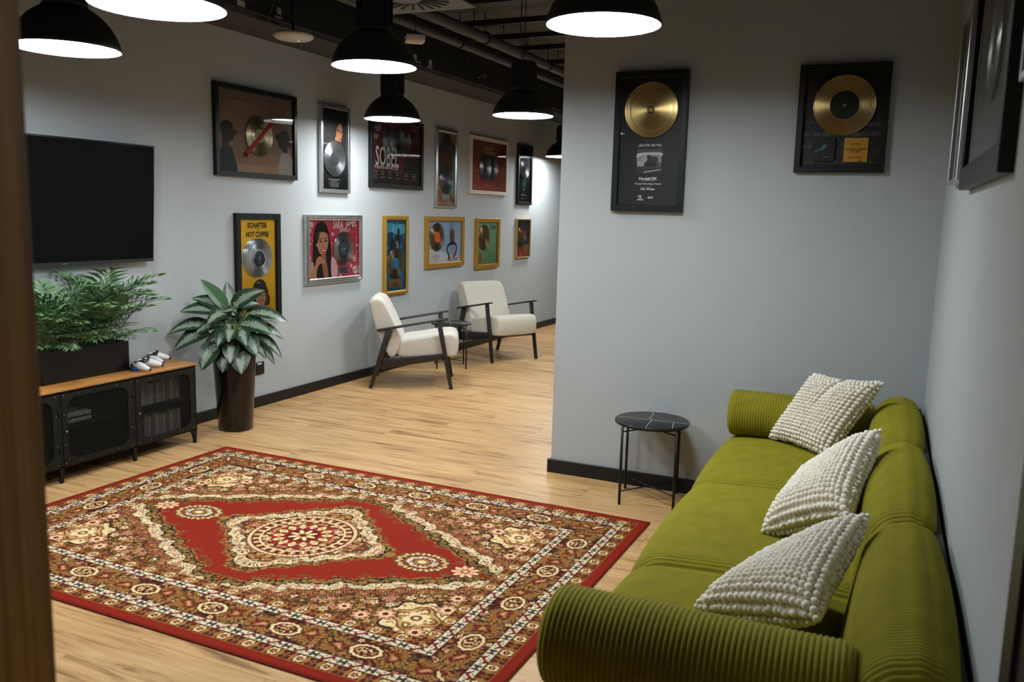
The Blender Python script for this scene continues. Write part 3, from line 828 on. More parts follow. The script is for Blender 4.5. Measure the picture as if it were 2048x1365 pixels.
# --- partition: tall black
p = Pic('framed_award', 'tall black framed award with a gold record above a small black and white photo', 'B', -1.563, -1.152, 1.597, 2.360, M_FBLACK, .034, .036, group='framed record awards on the partition')
p.bg(ink(26, 28, 30))
p.text('ZŁOTA PŁYTA', .50, .475, .132, .013, WH, bold=.02, shear=.25)
x0, z0, x1, z1 = .295, .255, .705, .445
p.rect(x0, z0, x1, z1, ink(150,150,148)); X = lambda a: x0 + (x1-x0)*a; Z = lambda a: z0 + (z1-z0)*a
p.rect(X(0), Z(.83), X(1), Z(1), ink(74,74,74)); p.blob([(X(0),Z(.62)),(X(.2),Z(.74)),(X(.8),Z(.78)),(X(1),Z(.70)),(X(1),Z(.86)),(X(.3),Z(.86)),(X(0),Z(.80))], ink(196,196,194), 2)
p.rect(X(0), Z(.25), X(1), Z(.45), ink(92,92,90)); p.ell(X(.5), Z(.60), (x1-x0)*.14, (z1-z0)*.15, ink(40,40,40)); p.ell(X(.72), Z(.55), (x1-x0)*.16, (z1-z0)*.15, ink(54,54,54)); p.ell(X(.33), Z(.60), (x1-x0)*.10, (z1-z0)*.13, ink(170,168,164))
p.blob([(X(.3),Z(.30)),(X(.4),Z(.48)),(X(.7),Z(.46)),(X(.85),Z(.32)),(X(.6),Z(.26))], ink(30,30,30)); p.rect(X(0), Z(0), X(1), Z(.25), ink(50,50,48)); p.poly([(X(.3),Z(.02)),(X(1),Z(.14)),(X(1),Z(.18)),(X(.3),Z(.06))], ink(180,180,178))
p.rect(X(.03), Z(.30), X(.30), Z(.50), ink(176,176,172))
p.text('Hodak/2K', .5, .212, .105, .019, WH, bold=.03); p.text('ZŁOTA PŁYTA DLA', .5, .188, .075, .008, ink(110,112,114)); p.text('Def Jam Recordings Poland', .5, .170, .150, .012, WH, bold=.015)
p.text('ZA SINGIEL', .5, .151, .048, .008, ink(110,112,114)); p.text('Oh Wow', .5, .131, .084, .016, WH, bold=.03)
p.text('Def', .375, .073, .020, .014, WH, bold=.03); p.text('Jam', .385, .057, .020, .011, WH, bold=.03); p.rect(.33, .040, .44, .047, WH); p.text('zpav', .555, .060, .036, .014, WH, bold=.03, shear=.2)
p.record(.50, .750, .152, R_GOLD, .058, R_GOLD, hole=(.011, ink(206,160,80)), ring=(.021, .013, ink(52,36,14)))
p.done()

# --- partition: black collage
p = Pic('framed_award', 'black framed barbed wire collage with a gold record and a yellow square, near the corner', 'B', -.580, -.147, 1.816, 2.353, M_FBLACK, .030, .036, group='framed record awards on the partition')
p.bg(ink(18, 20, 19)); g1, g2 = ink(50,52,50), ink(92,94,90)
for k in range(5):
    for j in range(14):
        if random.random() < .55:
            x_, z_ = j/14, .04 + k*.09
            p.rect(x_+.008, z_, x_+.008+.045*random.random()+.01, z_+.05, ink(38,40,39) if random.random() < .6 else g1)
for k in range(8): p.rect(k*.125+.01, .315, k*.125+.115, .362, ink(72,70,70) if k % 3 else g1)
for k in range(3): p.rect(.72+.1*k, .42, .80+.1*k, .46, ink(64,60,62))
def barb(x0_, z0_, x1_, z1_):
    n = 16
    p.line([(x0_+(x1_-x0_)*k/n, z0_+(z1_-z0_)*k/n + .006*math.sin(k*1.9)) for k in range(n+1)], .0025, g2)
    for k in (2, 7, 12):
        xx, zz = x0_+(x1_-x0_)*k/n, z0_+(z1_-z0_)*k/n
        for a in (-.6, .2, .9): p.line([(xx-.02, zz-.02+.01*a), (xx+.01*a, zz+.03), (xx+.025, zz-.015*a)], .002, g2)
barb(0,.84,.55,.90); barb(0,.47,1,.42); barb(0,.20,.3,.22); barb(.05,.035,1,.045)
for q in ((.12,.78,.07),(.88,.80,.07),(.90,.66,.06),(.08,.60,.06)): p.line([(q[0]+q[2]*math.cos(t*.42), q[1]+1.2*q[2]*math.sin(t*.42)) for t in range(16)], .002, g1)
p.smalltext(.2, .965, .09, .007, ink(120,110,80), 1)
p.rect(.14, .055, .44, .295, ink(12,14,15)); p.blob([(.25,.17),(.28,.22),(.33,.23),(.31,.19)], ink(60,120,140)); p.blob([(.17,.15),(.22,.19),(.25,.18),(.20,.15)], ink(40,86,104)); p.smalltext(.34, .10, .05, .006, ink(150,150,150), 1)
p.record(.52, .640, .150, R_GOLD, .070, ink(14,14,14), hole=(.007, ink(206,160,60)))
yy = p.plaque(.555, .05, .86, .30, ink(206,152,42))
for s_, zz, w_, h_ in (('ZŁOTA PŁYTA', .235, .053, .0085), ('UNIVERSAL MUSIC', .182, .104, .0095), ('POLSKA', .157, .046, .0095), ('KAŻDY DZIEŃ', .098, .066, .0095)):
    p.text(s_, .707, zz, w_, h_, ink(40,28,12), bold=.02, y=yy)
p.done()

# --- right wall, seen almost edge-on
GR = 'framed prints on the right wall'
p = Pic('framed_print', 'large black framed print hanging on the right wall above the sofa', 'R', 2.19, 3.33, 1.685, 2.36, M_FBLACK, .07, .034, group=GR)
p.bg(ink(44, 44, 42)); p.smalltext(.5, .15, .5, .12, ink(90,90,88), 3); p.record(.55, .55, .15, R_SILVER, .05, ink(40,40,40)); p.done()
p = Pic('framed_print', 'thin light edged frame on the right wall next to the corner', 'R', 3.52, 4.02, 1.728, 2.37, M_FBRUSHED, .014, .034, group=GR)
p.bg(ink(34, 34, 33)); p.record(.5, .6, .15, R_GOLD, .05, ink(40,40,40)); p.done()
p = Pic('framed_print', 'frame on the right wall cut by the right edge', 'R', 1.30, 1.965, 1.845, 2.45, M_FBRUSHED, .014, .034, group=GR)
p.bg(ink(40, 30, 28)); p.done()
# ---------------------------------------------------------------- television
tv = thing('television', 'large black flat screen television on the left wall above the trough plant', 'television', (XL + .004, 3.52, 1.195))
TW, TH, TT = 1.32, .742, math.radians(3.4)
def tvp(y, d, z):      # y along wall, d out of the wall, z up from the lower edge, tilted
    return (.046 + d*math.cos(TT) + z*math.sin(TT), y, z*math.cos(TT) - d*math.sin(TT))
def tbox(y0, y1, d0, d1, z0, z1):
    return MB().add([tvp(y, d, z) for z in (z0, z1) for d in (d0, d1) for y in (y0, y1)],
                    [(0,1,3,2),(4,6,7,5),(0,4,5,1),(1,5,7,3),(3,7,6,2),(2,6,4,0)])
tbox(-TW/2, TW/2, -.012, .018, 0, TH).build('housing', M_BLACKPLASTIC, tv, bevel=.003)
tbox(-TW/2+.009, TW/2-.009, .0175, .0186, .022, TH-.009).build('screen', mat('tv_screen', (.003, .004, .0035), .12, spec=.06), tv)
tbox(-TW/2+.002, TW/2-.002, .016, .0195, .002, .020).build('lower_bezel', mat('tv_bezel', (.014,.014,.015), .45), tv)
tbox(-.02, .02, .0195, .0199, .007, .013).build('maker_badge', ink(90, 90, 92), tv)
tbox(-.35, .35, -.035, -.012, .12, .55).build('rear_cover', M_BLACKPLASTIC, tv)
b = MB()
for y in (-.2, .2): b.box(0, .03, y-.02, y+.02, .1, .6)
b.box(0, .012, -.3, .3, .25, .45); b.build('wall_bracket', M_BLACKMETAL, tv)

# ---------------------------------------------------------------- media cabinet
M_CABTOP = ramp_mat('cabinet_oak_top', [(.3, srgb(150,98,46)), (.5, srgb(176,120,62)), (.7, srgb(192,138,78))], scale=(9,1,9), nscale=2.2, detail=7, rough=.42)
M_CABMETAL = mat('cabinet_black_metal', (.007, .008, .006), .5, noise=.12, nscale=50, spec=.22)
M_RIVET = mat('rivet', (.10, .10, .10), .35, .6)
cab = thing('media_cabinet', 'black metal media cabinet with mesh doors and an oak top, under the television', 'cabinet', (-4.375, 3.455, 0))
HX, CY, CH = .175, .757, .54
fx = HX                                     # front face, local x
MB().box(-HX-.002, HX+.008, -CY-.004, CY+.004, CH-.016, CH).build('top_board', M_CABTOP, cab, bevel=.002, seg=1)
f = MB(); f.box(-HX, HX, -CY, CY, .088, .096); f.box(-HX, HX, -CY, -CY+.004, .09, CH-.016); f.box(-HX, HX, CY-.004, CY, .09, CH-.016); f.box(-HX, HX, -CY, CY, CH-.026, CH-.016)
for y in (-.253, .253): f.box(-HX, HX-.02, y-.003, y+.003, .09, CH-.02)
f.box(-HX, -HX+.003, -CY, CY, .09, CH-.016)
f.build('carcass', M_CABMETAL, cab)
for y0 in (-.755, -.250, .255): MB().box(-HX+.01, HX-.03, y0, y0+.495, .300, .309).build('shelf', M_CABTOP if y0 > -.1 and y0 < .2 else M_CABMETAL, cab)
for y in (-CY+.013, -.253, .253, CY-.013):
    for x in (fx-.010, -HX+.012):
        l = MB(); z1 = CH-.02
        l.add([(x-.010,y-.013,.09),(x+.010,y-.013,.09),(x+.010,y+.013,.09),(x-.010,y+.013,.09),(x-.007,y-.009,0),(x+.007,y-.009,0),(x+.007,y+.009,0),(x-.007,y+.009,0)],
              [(0,1,2,3),(7,6,5,4),(0,4,5,1),(1,5,6,2),(2,6,7,3),(3,7,4,0)])
        l.box(x-.010, x+.010, y-.013, y+.013, .09, z1)
        if abs(y) > .5:            # curved gusset next to the end legs
            s_ = -1 if y > 0 else 1
            pts = [(y + s_*.013, .09)] + [(y + s_*(.013 + .055*(1-math.cos(a))), .09 - .055*(1-math.sin(a))) for a in [k*math.pi/10 for k in range(6)]][::-1]
            arc = [(y + s_*(.013 + .05 - .05*math.sin(a)), .09 - .05 + .05*math.cos(a)) for a in [k*math.pi/12 for k in range(7)]]
            l.prism([(y + s_*.013, .09)] + arc, 'x', x-.009, x+.009)
        l.build('leg', M_CABMETAL, cab)
def rrect(y0, y1, z0, z1, r, n=6):
    out = []
    for cy_, cz_, a0 in ((y1-r, z1-r, 0), (y0+r, z1-r, 90), (y0+r, z0+r, 180), (y1-r, z0+r, 270)):
        for k in range(n+1):
            a = math.radians(a0 + 90*k/n); out.append((cy_ + r*math.cos(a), cz_ + r*math.sin(a)))
    return out
for bi, (y0, y1) in enumerate(((-.738, -.266), (-.240, .240), (.266, .738))):
    z0, z1 = .098, CH-.030
    inn = rrect(y0+.034, y1-.034, z0+.030, z1-.030, .058); n = len(inn)
    # outer outline with the same number of points
    oc = []
    for a, b_ in inn:
        c = Vector((a - (y0+y1)/2, b_ - (z0+z1)/2)); sc = min((y1-y0)/2/max(abs(c.x), 1e-6), (z1-z0)/2/max(abs(c.y), 1e-6)); oc.append(((y0+y1)/2 + c.x*sc, (z0+z1)/2 + c.y*sc))
    for cyz in ((y0,z0),(y1,z0),(y1,z1),(y0,z1)):
        k = min(range(n), key=lambda i: (oc[i][0]-cyz[0])**2 + (oc[i][1]-cyz[1])**2); oc[k] = cyz
    dm = MB(); xf, xb = fx+.004, fx-.003
    dm.grid([[(xb,)+p for p in oc], [(xf,)+p for p in oc], [(xf,)+p for p in inn], [(xb,)+p for p in inn]], smooth=False, wrap_v=True)
    door = dm.build('door', M_CABMETAL, cab)
    ms = MB(); st = .0115; k = -60
    ya, yb, za, zb = y0+.030, y1-.030, z0+.026, z1-.026
    for sg in (1, -1):
        c = -1.0
        while c < 1.2:
            # line z = za + sg*(y - ya)*.62 + c, clipped to the opening
            pts = []
            for yy_ in (ya, yb):
                zz_ = za + sg*(yy_-ya)*.62 + c
                if za <= zz_ <= zb: pts.append((yy_, zz_))
            for zz_ in (za, zb):
                yy_ = ya + (zz_ - za - c)/(sg*.62)
                if ya < yy_ < yb: pts.append((yy_, zz_))
            if len(pts) >= 2 and (Vector(pts[0])-Vector(pts[1])).length > .004:
                p0, p1 = pts[:2]; ms.beam((fx-.001, p0[0], p0[1]), (fx-.001, p1[0], p1[1]), .0034, .0011, up=(1,0,0))
            c += st
    tag(ms.build('wire_mesh', M_CABMETAL, door), kind='stuff')
    for cyz in [(y0+.012, z0+.012), (y0+.012, z1-.012), (y1-.012, z0+.012), (y1-.012, z1-.012), ((y0+y1)/2-.13, z1-.012), ((y0+y1)/2+.13, z1-.012), ((y0+y1)/2-.13, z0+.012), ((y0+y1)/2+.13, z0+.012), (y0+.012, z1-.12), (y1-.012, z1-.12), (y0+.012, z0+.12), (y1-.012, z0+.12)]:
        MB().lathe([(.0045, 0), (.0035, .0025), (.0004, .0035)], 8, (xf, cyz[0], cyz[1]), axis='x').build('rivet', M_RIVET, door)
    for zc in (z0+.10, z1-.10): MB().tube([(xf+.002, y1+.004, zc-.02), (xf+.002, y1+.004, zc+.02)], .004, 8).build('hinge', M_CABMETAL, door)
    MB().lathe([(.006, 0), (.008, .012), (.009, .016), (.0004, .018)], 12, (xf, y0+.014, (z0+z1)/2-.01), axis='x').build('knob', M_RIVET, door)

# things kept inside, behind the mesh
GB = 'books behind the right mesh door'
M_SP = [mat('spine_%d' % k, srgb(*c), .6) for k, c in enumerate(((206,202,190),(180,176,168),(214,208,196),(150,148,140)))]
for lvl, (zb_, lab) in enumerate(((.310, 'pale book spine on the upper shelf behind the right mesh door'), (.097, 'pale book spine on the lower shelf behind the right mesh door'))):
    y = 3.455 + .70; k = 0
    while y > 3.455 + .40:
        t_ = .020 + .012*random.random(); h_ = .135 + .02*random.random()
        o = thing('book', lab, 'book', (-4.36, y - t_/2, zb_), 0, GB + (' (upper shelf)' if lvl == 0 else ' (lower shelf)'))
        MB().box(-.07, .07, -t_/2+.0015, t_/2-.0015, .002, h_-.002).build('pages', ink(200,194,180), o)
        c_ = MB(); c_.box(-.073, .073, -t_/2, -t_/2+.0015, 0, h_); c_.box(-.073, .073, t_/2-.0015, t_/2, 0, h_); c_.box(.071, .074, -t_/2, t_/2, 0, h_)
        c_.build('cover', M_SP[k % 4], o); y -= t_ + .003; k += 1
o = thing('game_console', 'flat pale game console behind the middle mesh door', 'console', (-4.37, 3.34, .310))
MB().box(-.12, .12, -.11, .11, .006, .030).build('lower_half', mat('console_white', (.6,.6,.6), .4), o, bevel=.006)
MB().box(-.115, .115, -.105, .105, .030, .040).build('middle_band', M_BLACKPLASTIC, o)
MB().box(-.12, .12, -.11, .11, .040, .064).build('upper_half', mat('console_white_upper', (.6,.6,.6), .4), o, bevel=.006)
MB().box(-.1, .1, -.1, .1, 0, .006).build('foot', M_BLACKPLASTIC, o)

# ---------------------------------------------------------------- game controllers and a case on the cabinet
M_PADW = mat('pad_white', (.78, .78, .80), .38); M_PADB = mat('pad_black', (.015, .015, .018), .35)
def controller():
    t = thing('game_controller', 'x', 'controller')
    b = MB()
    def blob_tube(pts, rad, sx=1, sz=.8):
        b.tube(pts, rad, 14)
    for s in (-1, 1):
        b.tube([(.030, s*.030, .030), (.012, s*.050, .032), (-.015, s*.062, .028), (-.045, s*.070, .020), (-.066, s*.072, .015), (-.074, s*.072, .013)], [.014, .022, .022, .0175, .012, .003], 14)
    b.tube([(.018, -.06, .032), (.022, -.03, .033), (.022, .03, .033), (.018, .06, .032)], [.014, .022, .022, .014], 14)
    b.build('shell', M_PADW, t)
    c = MB(); c.box(-.018, .030, -.030, .030, .040, .056); c.build('centre_panel', M_PADB, t, bevel=.005)
    for s in (-1, 1):
        k = MB().lathe([(.006, 0), (.005, .010), (.010, .012), (.010, .016), (.0004, .015)], 16, (-.012, s*.030, .052)); k.build('thumb_stick', M_PADB, t)
        MB().lathe([(.015, 0), (.014, .003), (.0004, .004)], 16, (.012, s*.058, .052)).build('button_pad', M_PADW if s < 0 else M_PADB, t)
        MB().box(.034, .046, s*.055-.016, s*.055+.016, .022, .042).build('trigger', M_PADB, t, bevel=.004)
        MB().lathe([(.0105, 0), (.006, -.006), (.0004, -.008)], 12, (-.0745, s*.072, .013), axis='x').build('grip_end', M_PADB, t)
    MB().box(.004, .028, -.024, .024, .0555, .0575).build('touch_pad', M_PADW, t, bevel=.003)
    return t
g0 = controller(); g0.scale = (1.08, 1.08, 1.08); g0.location = (-4.29, 3.875, .541); g0.rotation_euler = (0, 0, math.radians(200)); g0['label'] = 'white game controller nearer to the trough plant'; g0['group'] = 'game controllers'
g1 = copy_tree(g0); g1.location = (-4.43, 4.085, .541); g1.rotation_euler = (0, 0, math.radians(212)); g1['label'] = 'white game controller nearer to the wall and the tall planter'
t = thing('game_case', 'flat dark case with a silver cover lying beside the trough plant', 'case', (-4.40, 3.86, .54), .1)
MB().box(-.065, .065, -.05, .05, 0, .012).build('lower_shell', M_PADB, t, bevel=.003); MB().box(-.062, .062, -.047, .047, .012, .020).build('upper_shell', mat('case_silver', (.35,.36,.36), .3), t, bevel=.003)
t = thing('blue_charger', 'small blue plastic charger lying on the cabinet beside a controller', 'charger', (-4.29, 3.815, .54), .3)
MB().box(-.018, .018, -.03, .03, 0, .022).build('charger_body', mat('blue_plastic', srgb(22, 70, 160), .4), t, bevel=.004); MB().tube([(0, -.03, .01), (0, -.05, .008)], .004, 8).build('plug', M_PADB, t)

# ---------------------------------------------------------------- wall socket
t = thing('wall_socket', 'black square power socket low on the left wall', 'socket', (XL, 5.253, .307))
MB().box(0, .010, -.05, .05, -.05, .05).build('cover_plate', M_BLACKPLASTIC, t, bevel=.003)
MB().lathe([(.024, .010), (.024, .0115), (.020, .0115), (.020, .004), (.0004, .004)], 28, axis='x').build('socket_well', M_PADB, t)
MB().box(.010, .0112, -.030, .020, .030, .043).build('number_strip', ink(190, 190, 186), t)
MB().tube([(.004, -.009, 0), (.0105, -.009, 0)], .0035, 8).build('earth_pin', M_RIVET, t)

# ---------------------------------------------------------------- armchairs
M_CREAM = mat('cream_upholstery', srgb(196, 189, 176), .9, noise=.05, nscale=220, bump=.35, bscale=420, sheen=.2)
M_CHAIRWOOD = ramp_mat('chair_dark_wood', [(.3, srgb(22,19,16)), (.7, srgb(34,29,24))], scale=(3,20,20), nscale=3, rough=.4)
def armchair():
    t = thing('armchair', 'x', 'armchair')
    for s in (-1, 1):
        y = s*.295
        l = MB(); l.beam((.004, y, 0), (.168, y, .522), .026, .032, up=(1,0,0), w2=.026, t2=.060); l.build('leg', M_CHAIRWOOD, t, bevel=.003)
        l = MB(); l.beam((.717, y, 0), (.600, y, .612), .026, .032, up=(1,0,0), w2=.026, t2=.044); l.build('leg', M_CHAIRWOOD, t, bevel=.003)
        a = MB(); a.beam((.060, y, .519), (.680, y, .634), .050, .020, w2=.042, t2=.016); a.build('armrest', M_CHAIRWOOD, t, bevel=.006, seg=3)
        r = MB(); r.prism([(.075, .170), (.105, .262), (.645, .318), (.652, .268)], 'y', y-s*.012-.011, y-s*.012+.011); r.build('side_rail', M_CHAIRWOOD, t, bevel=.002)
    MB().box(.632, .654, -.285, .285, .255, .312).build('front_rail', M_CHAIRWOOD, t, bevel=.002)
    MB().box(.110, .130, -.285, .285, .165, .235).build('back_rail', M_CHAIRWOOD, t, bevel=.002)
    sc = MB(); n = 22
    prof = smooth_closed([(.225,.285),(.232,.37),(.27,.430),(.42,.455),(.60,.487),(.715,.497),(.765,.470),(.778,.40),(.770,.315),(.735,.283),(.50,.272),(.30,.262)], 3)
    cxp = sum(p[0] for p in prof)/len(prof); czp = sum(p[1] for p in prof)/len(prof)
    def loft(prof, hw, r, cx_, cz_, bulge=.0):
        G = []
        for k in range(n+1):
            a = -math.pi/2 + math.pi*k/n
            y = hw*(math.copysign(abs(math.sin(a))**.42, math.sin(a))) ; e = abs(math.cos(a))**.36 if abs(math.cos(a)) > 1e-6 else 0
            sc_ = 1 - r*(1-e)
            G.append([(cx_ + (px-cx_)*sc_, y, cz_ + (pz-cz_)*sc_) for px, pz in prof])
        return G
    G = loft(prof, .262, .30, cxp, czp)
    sc.grid(G, wrap_v=True); sc.f.append(list(range(len(prof)))); sc.m.append(0); sc.sm.append(True); q = len(G)-1
    sc.f.append([q*len(prof)+i for i in range(len(prof))][::-1]); sc.m.append(0); sc.sm.append(True)
    sc.build('seat_cushion', M_CREAM, t)
    bc = MB(); prof = smooth_closed([(.165,.270),(.215,.268),(.262,.37),(.272,.44),(.205,.60),(.128,.755),(.085,.800),(.035,.808),(-.005,.785),(-.012,.735),(.035,.56),(.105,.39)], 3)
    cxp = sum(p[0] for p in prof)/len(prof); czp = sum(p[1] for p in prof)/len(prof)
    G = loft(prof, .268, .22, cxp, czp)
    bc.grid(G, wrap_v=True); bc.f.append(list(range(len(prof)))); bc.m.append(0); bc.sm.append(True)
    bc.f.append([q*len(prof)+i for i in range(len(prof))][::-1]); bc.m.append(0); bc.sm.append(True)
    bc.build('back_cushion', M_CREAM, t)
    return t
c0 = armchair()
a1 = math.atan2(.34, .63); nrm = Vector((-math.sin(a1), math.cos(a1), 0))
p0 = Vector((-4.23, 6.29, 0)) + nrm*.295
c0.location = p0; c0.rotation_euler = (0, 0, a1); c0['label'] = 'cream armchair seen from its side, nearer to the viewer'; c0['group'] = 'cream armchairs'
c1 = copy_tree(c0)
a2 = math.atan2(-.47, .88); fv = Vector((math.cos(a2), math.sin(a2), 0))
c1.location = Vector((-3.735, 8.29, 0)) - fv*.717; c1.rotation_euler = (0, 0, a2); c1['label'] = 'cream armchair farther away, facing the viewer'
# ---------------------------------------------------------------- round side tables
def marble():
    M = mat('black_marble', (.012, .013, .013), .3, spec=.35)
    return M
M_MARB = marble(); M_VEIN = mat('marble_vein', (.45, .44, .40), .35)
def side_table():
    t = thing('side_table', 'x', 'side table')
    R_, Z = .205, .455
    top = MB().lathe([(.0005, Z-.018), (R_-.004, Z-.018), (R_, Z-.014), (R_, Z-.003), (R_-.003, Z), (.0005, Z)], 56)
    tp = top.build('table_top', M_MARB, t)
    for vn in ([(-.202,.030),(-.10,.012),(.0,-.004),(.10,-.018),(.203,-.030)], [(-.02,-.203),(-.012,-.10),(.0,-.004),(-.018,.06),(-.004,.12),(-.012,.202)], [(.12,-.165),(.118,-.09),(.122,-.022)], [(-.203,.03),(-.188,.08)]):
        v = MB(); pts = [Vector((a, b_, Z+.0004)) for a, b_ in vn]
        for i in range(len(pts)-1): v.beam(pts[i], pts[i+1], .0028 if len(vn) > 2 else .002, .0006)
        v.build('marble_vein', M_VEIN, tp)
    L = .146
    for sx in (-1, 1):
        for sy in (-1, 1): MB().tube([(sx*L, sy*L, 0), (sx*L, sy*L, Z-.018)], .0075, 10).build('leg', M_BLACKMETAL, t)
    for z in (.075, Z-.045):
        for s in (-1, 1): MB().tube([(-L, -s*L, z), (L, s*L, z)], .004, 8).build('cross_bar', M_BLACKMETAL, t)
    return t
s0 = side_table(); s0.location = (-1.212, 4.567, 0); s0.rotation_euler = (0, 0, math.radians(10.8)); s0['label'] = 'round black marble side table beside the green sofa'; s0['group'] = 'round side tables'
s1 = copy_tree(s0); s1.location = (-4.155, 7.63, 0); s1.rotation_euler = (0, 0, math.radians(33)); s1['label'] = 'round black side table between the two cream armchairs'
# ---------------------------------------------------------------- plants
M_POT = mat('glossy_black_pot', (.007, .006, .005), .16, spec=.35)
M_SOIL = mat('soil', (.03, .022, .015), .95, noise=.4, nscale=60, bump=.8, bscale=90)
def leaf_mat(name, pale, dark, edge0, edge1):
    """pale centre, dark feathered margin: 'across' runs 0 at the midrib to 1 at the margin"""
    M = bpy.data.materials.new(name); M.use_nodes = True
    nt = M.node_tree; b = nt.nodes['Principled BSDF']; b.inputs['Roughness'].default_value = .38; b.inputs['Specular IOR Level'].default_value = .4
    at = nt.nodes.new('ShaderNodeAttribute'); at.attribute_name = 'across'
    al = nt.nodes.new('ShaderNodeAttribute'); al.attribute_name = 'along'
    oi = nt.nodes.new('ShaderNodeObjectInfo')
    cb = nt.nodes.new('ShaderNodeCombineXYZ')
    nt.links.new(at.outputs['Fac'], cb.inputs['X']); nt.links.new(al.outputs['Fac'], cb.inputs['Y']); nt.links.new(oi.outputs['Random'], cb.inputs['Z'])
    mp = nt.nodes.new('ShaderNodeMapping'); mp.inputs['Scale'].default_value = (1.2, 15, 40); mp.inputs['Rotation'].default_value = (0, 0, -.12)
    nt.links.new(cb.outputs[0], mp.inputs['Vector'])
    n = nt.nodes.new('ShaderNodeTexNoise'); n.inputs['Scale'].default_value = 1.6; n.inputs['Detail'].default_value = 3
    nt.links.new(mp.outputs[0], n.inputs['Vector'])
    ad = nt.nodes.new('ShaderNodeMath'); ad.operation = 'MULTIPLY_ADD'; ad.inputs[1].default_value = .9; 
    nt.links.new(n.outputs['Fac'], ad.inputs[0]); nt.links.new(at.outputs['Fac'], ad.inputs[2])
    r = nt.nodes.new('ShaderNodeValToRGB'); e = r.color_ramp.elements
    e[0].position = edge0; e[0].color = (*pale, 1); e[1].position = edge1; e[1].color = (*dark, 1)
    mr = nt.nodes.new('ShaderNodeMath'); mr.operation = 'MULTIPLY'; mr.inputs[1].default_value = .5
    nt.links.new(ad.outputs[0], mr.inputs[0]); nt.links.new(mr.outputs[0], r.inputs['Fac'])
    nt.links.new(r.outputs['Color'], b.inputs['Base Color'])
    return M
M_AGLA = leaf_mat('silver_variegated_leaf', srgb(128, 140, 122), srgb(28, 54, 32), .36, .47)
M_AGLADARK = mat('plain_green_leaf', srgb(44, 84, 40), .4, noise=.15, nscale=30)
M_STALK = mat('stalk_green', srgb(96, 120, 62), .5)

def blade(base, d, side, L, Wd, droop, fold=.25, nl=10, nw=6, curl=0.0):
    """a pointed oval blade; returns verts, faces and the across / along coordinates"""
    base, d, side = Vector(base), Vector(d).normalized(), Vector(side)
    side = (side - d*side.dot(d)).normalized(); nrm = side.cross(d)
    V, A, S = [], [], []
    p = base.copy(); dd = d.copy()
    for i in range(nl+1):
        t = i/nl
        wv = Wd/2 * (math.sin(math.pi*min(t*1.02, 1)**.78)**.72 if 0 < t < 1 else .02)
        sd = side; nn = sd.cross(dd)
        for j in range(-nw//2, nw//2+1):
            a = j/(nw/2)
            V.append(p + sd*(a*wv) + nn*(abs(a)*wv*fold + curl*math.sin(6*t+a)*wv))
            A.append(abs(a)); S.append(t)
        dd = (dd + Vector((0,0,-1))*droop/nl).normalized()
        p = p + dd*(L/nl)
    F = []
    k = nw+1
    for i in range(nl):
        for j in range(nw): F.append((i*k+j, i*k+j+1, (i+1)*k+j+1, (i+1)*k+j))
    return V, F, A, S
def leaf_object(name, parent, stalk0, base, d, side, L, Wd, droop, m, fold=.25):
    b = MB()
    V, F, A, S = blade(base, d, side, L, Wd, droop, fold)
    b.add(V, F, 0, True); nA = len(V)
    s0, s1 = Vector(stalk0), Vector(base)
    mid = (s0+s1)/2 + Vector((0,0,.02))
    b.tube([s0, mid, s1, s1 + Vector(d).normalized()*L*.3 + Vector((0,0,-.001))], [.005, .0045, .004, .0015], 6, m=1)
    me = b.mesh(name, [m, M_STALK], recalc=False)
    ac = me.attributes.new('across', 'FLOAT', 'POINT'); al = me.attributes.new('along', 'FLOAT', 'POINT')
    n = len(me.vertices)
    ac.data.foreach_set('value', A + [0]*(n-nA)); al.data.foreach_set('value', S + [0]*(n-nA))
    return obj(name, me, parent)

# tall planter with silvery aglaonema
PX, PY = -4.245, 4.625
pl = thing('potted_aglaonema', 'tall tapered glossy black planter with a silver-leaved bushy plant', 'plant', (PX, PY, 0))
MB().lathe([(.0005, 0), (.112, 0), (.118, .006), (.152, .620), (.150, .630), (.140, .628), (.137, .600)], 48).build('planter', M_POT, pl)
MB().lathe([(.142, .585), (.10, .592), (.0005, .598)], 32).build('soil', M_SOIL, pl)
camdir = Vector((-PX, -PY, 0)).normalized(); camr = Vector((-camdir.y, camdir.x, 0)) * 1.0    # camera-side and image-right
if camr.dot(Vector((math.cos(YAW), -math.sin(YAW), 0))) < 0: camr = -camr
PXM = 1/277.0
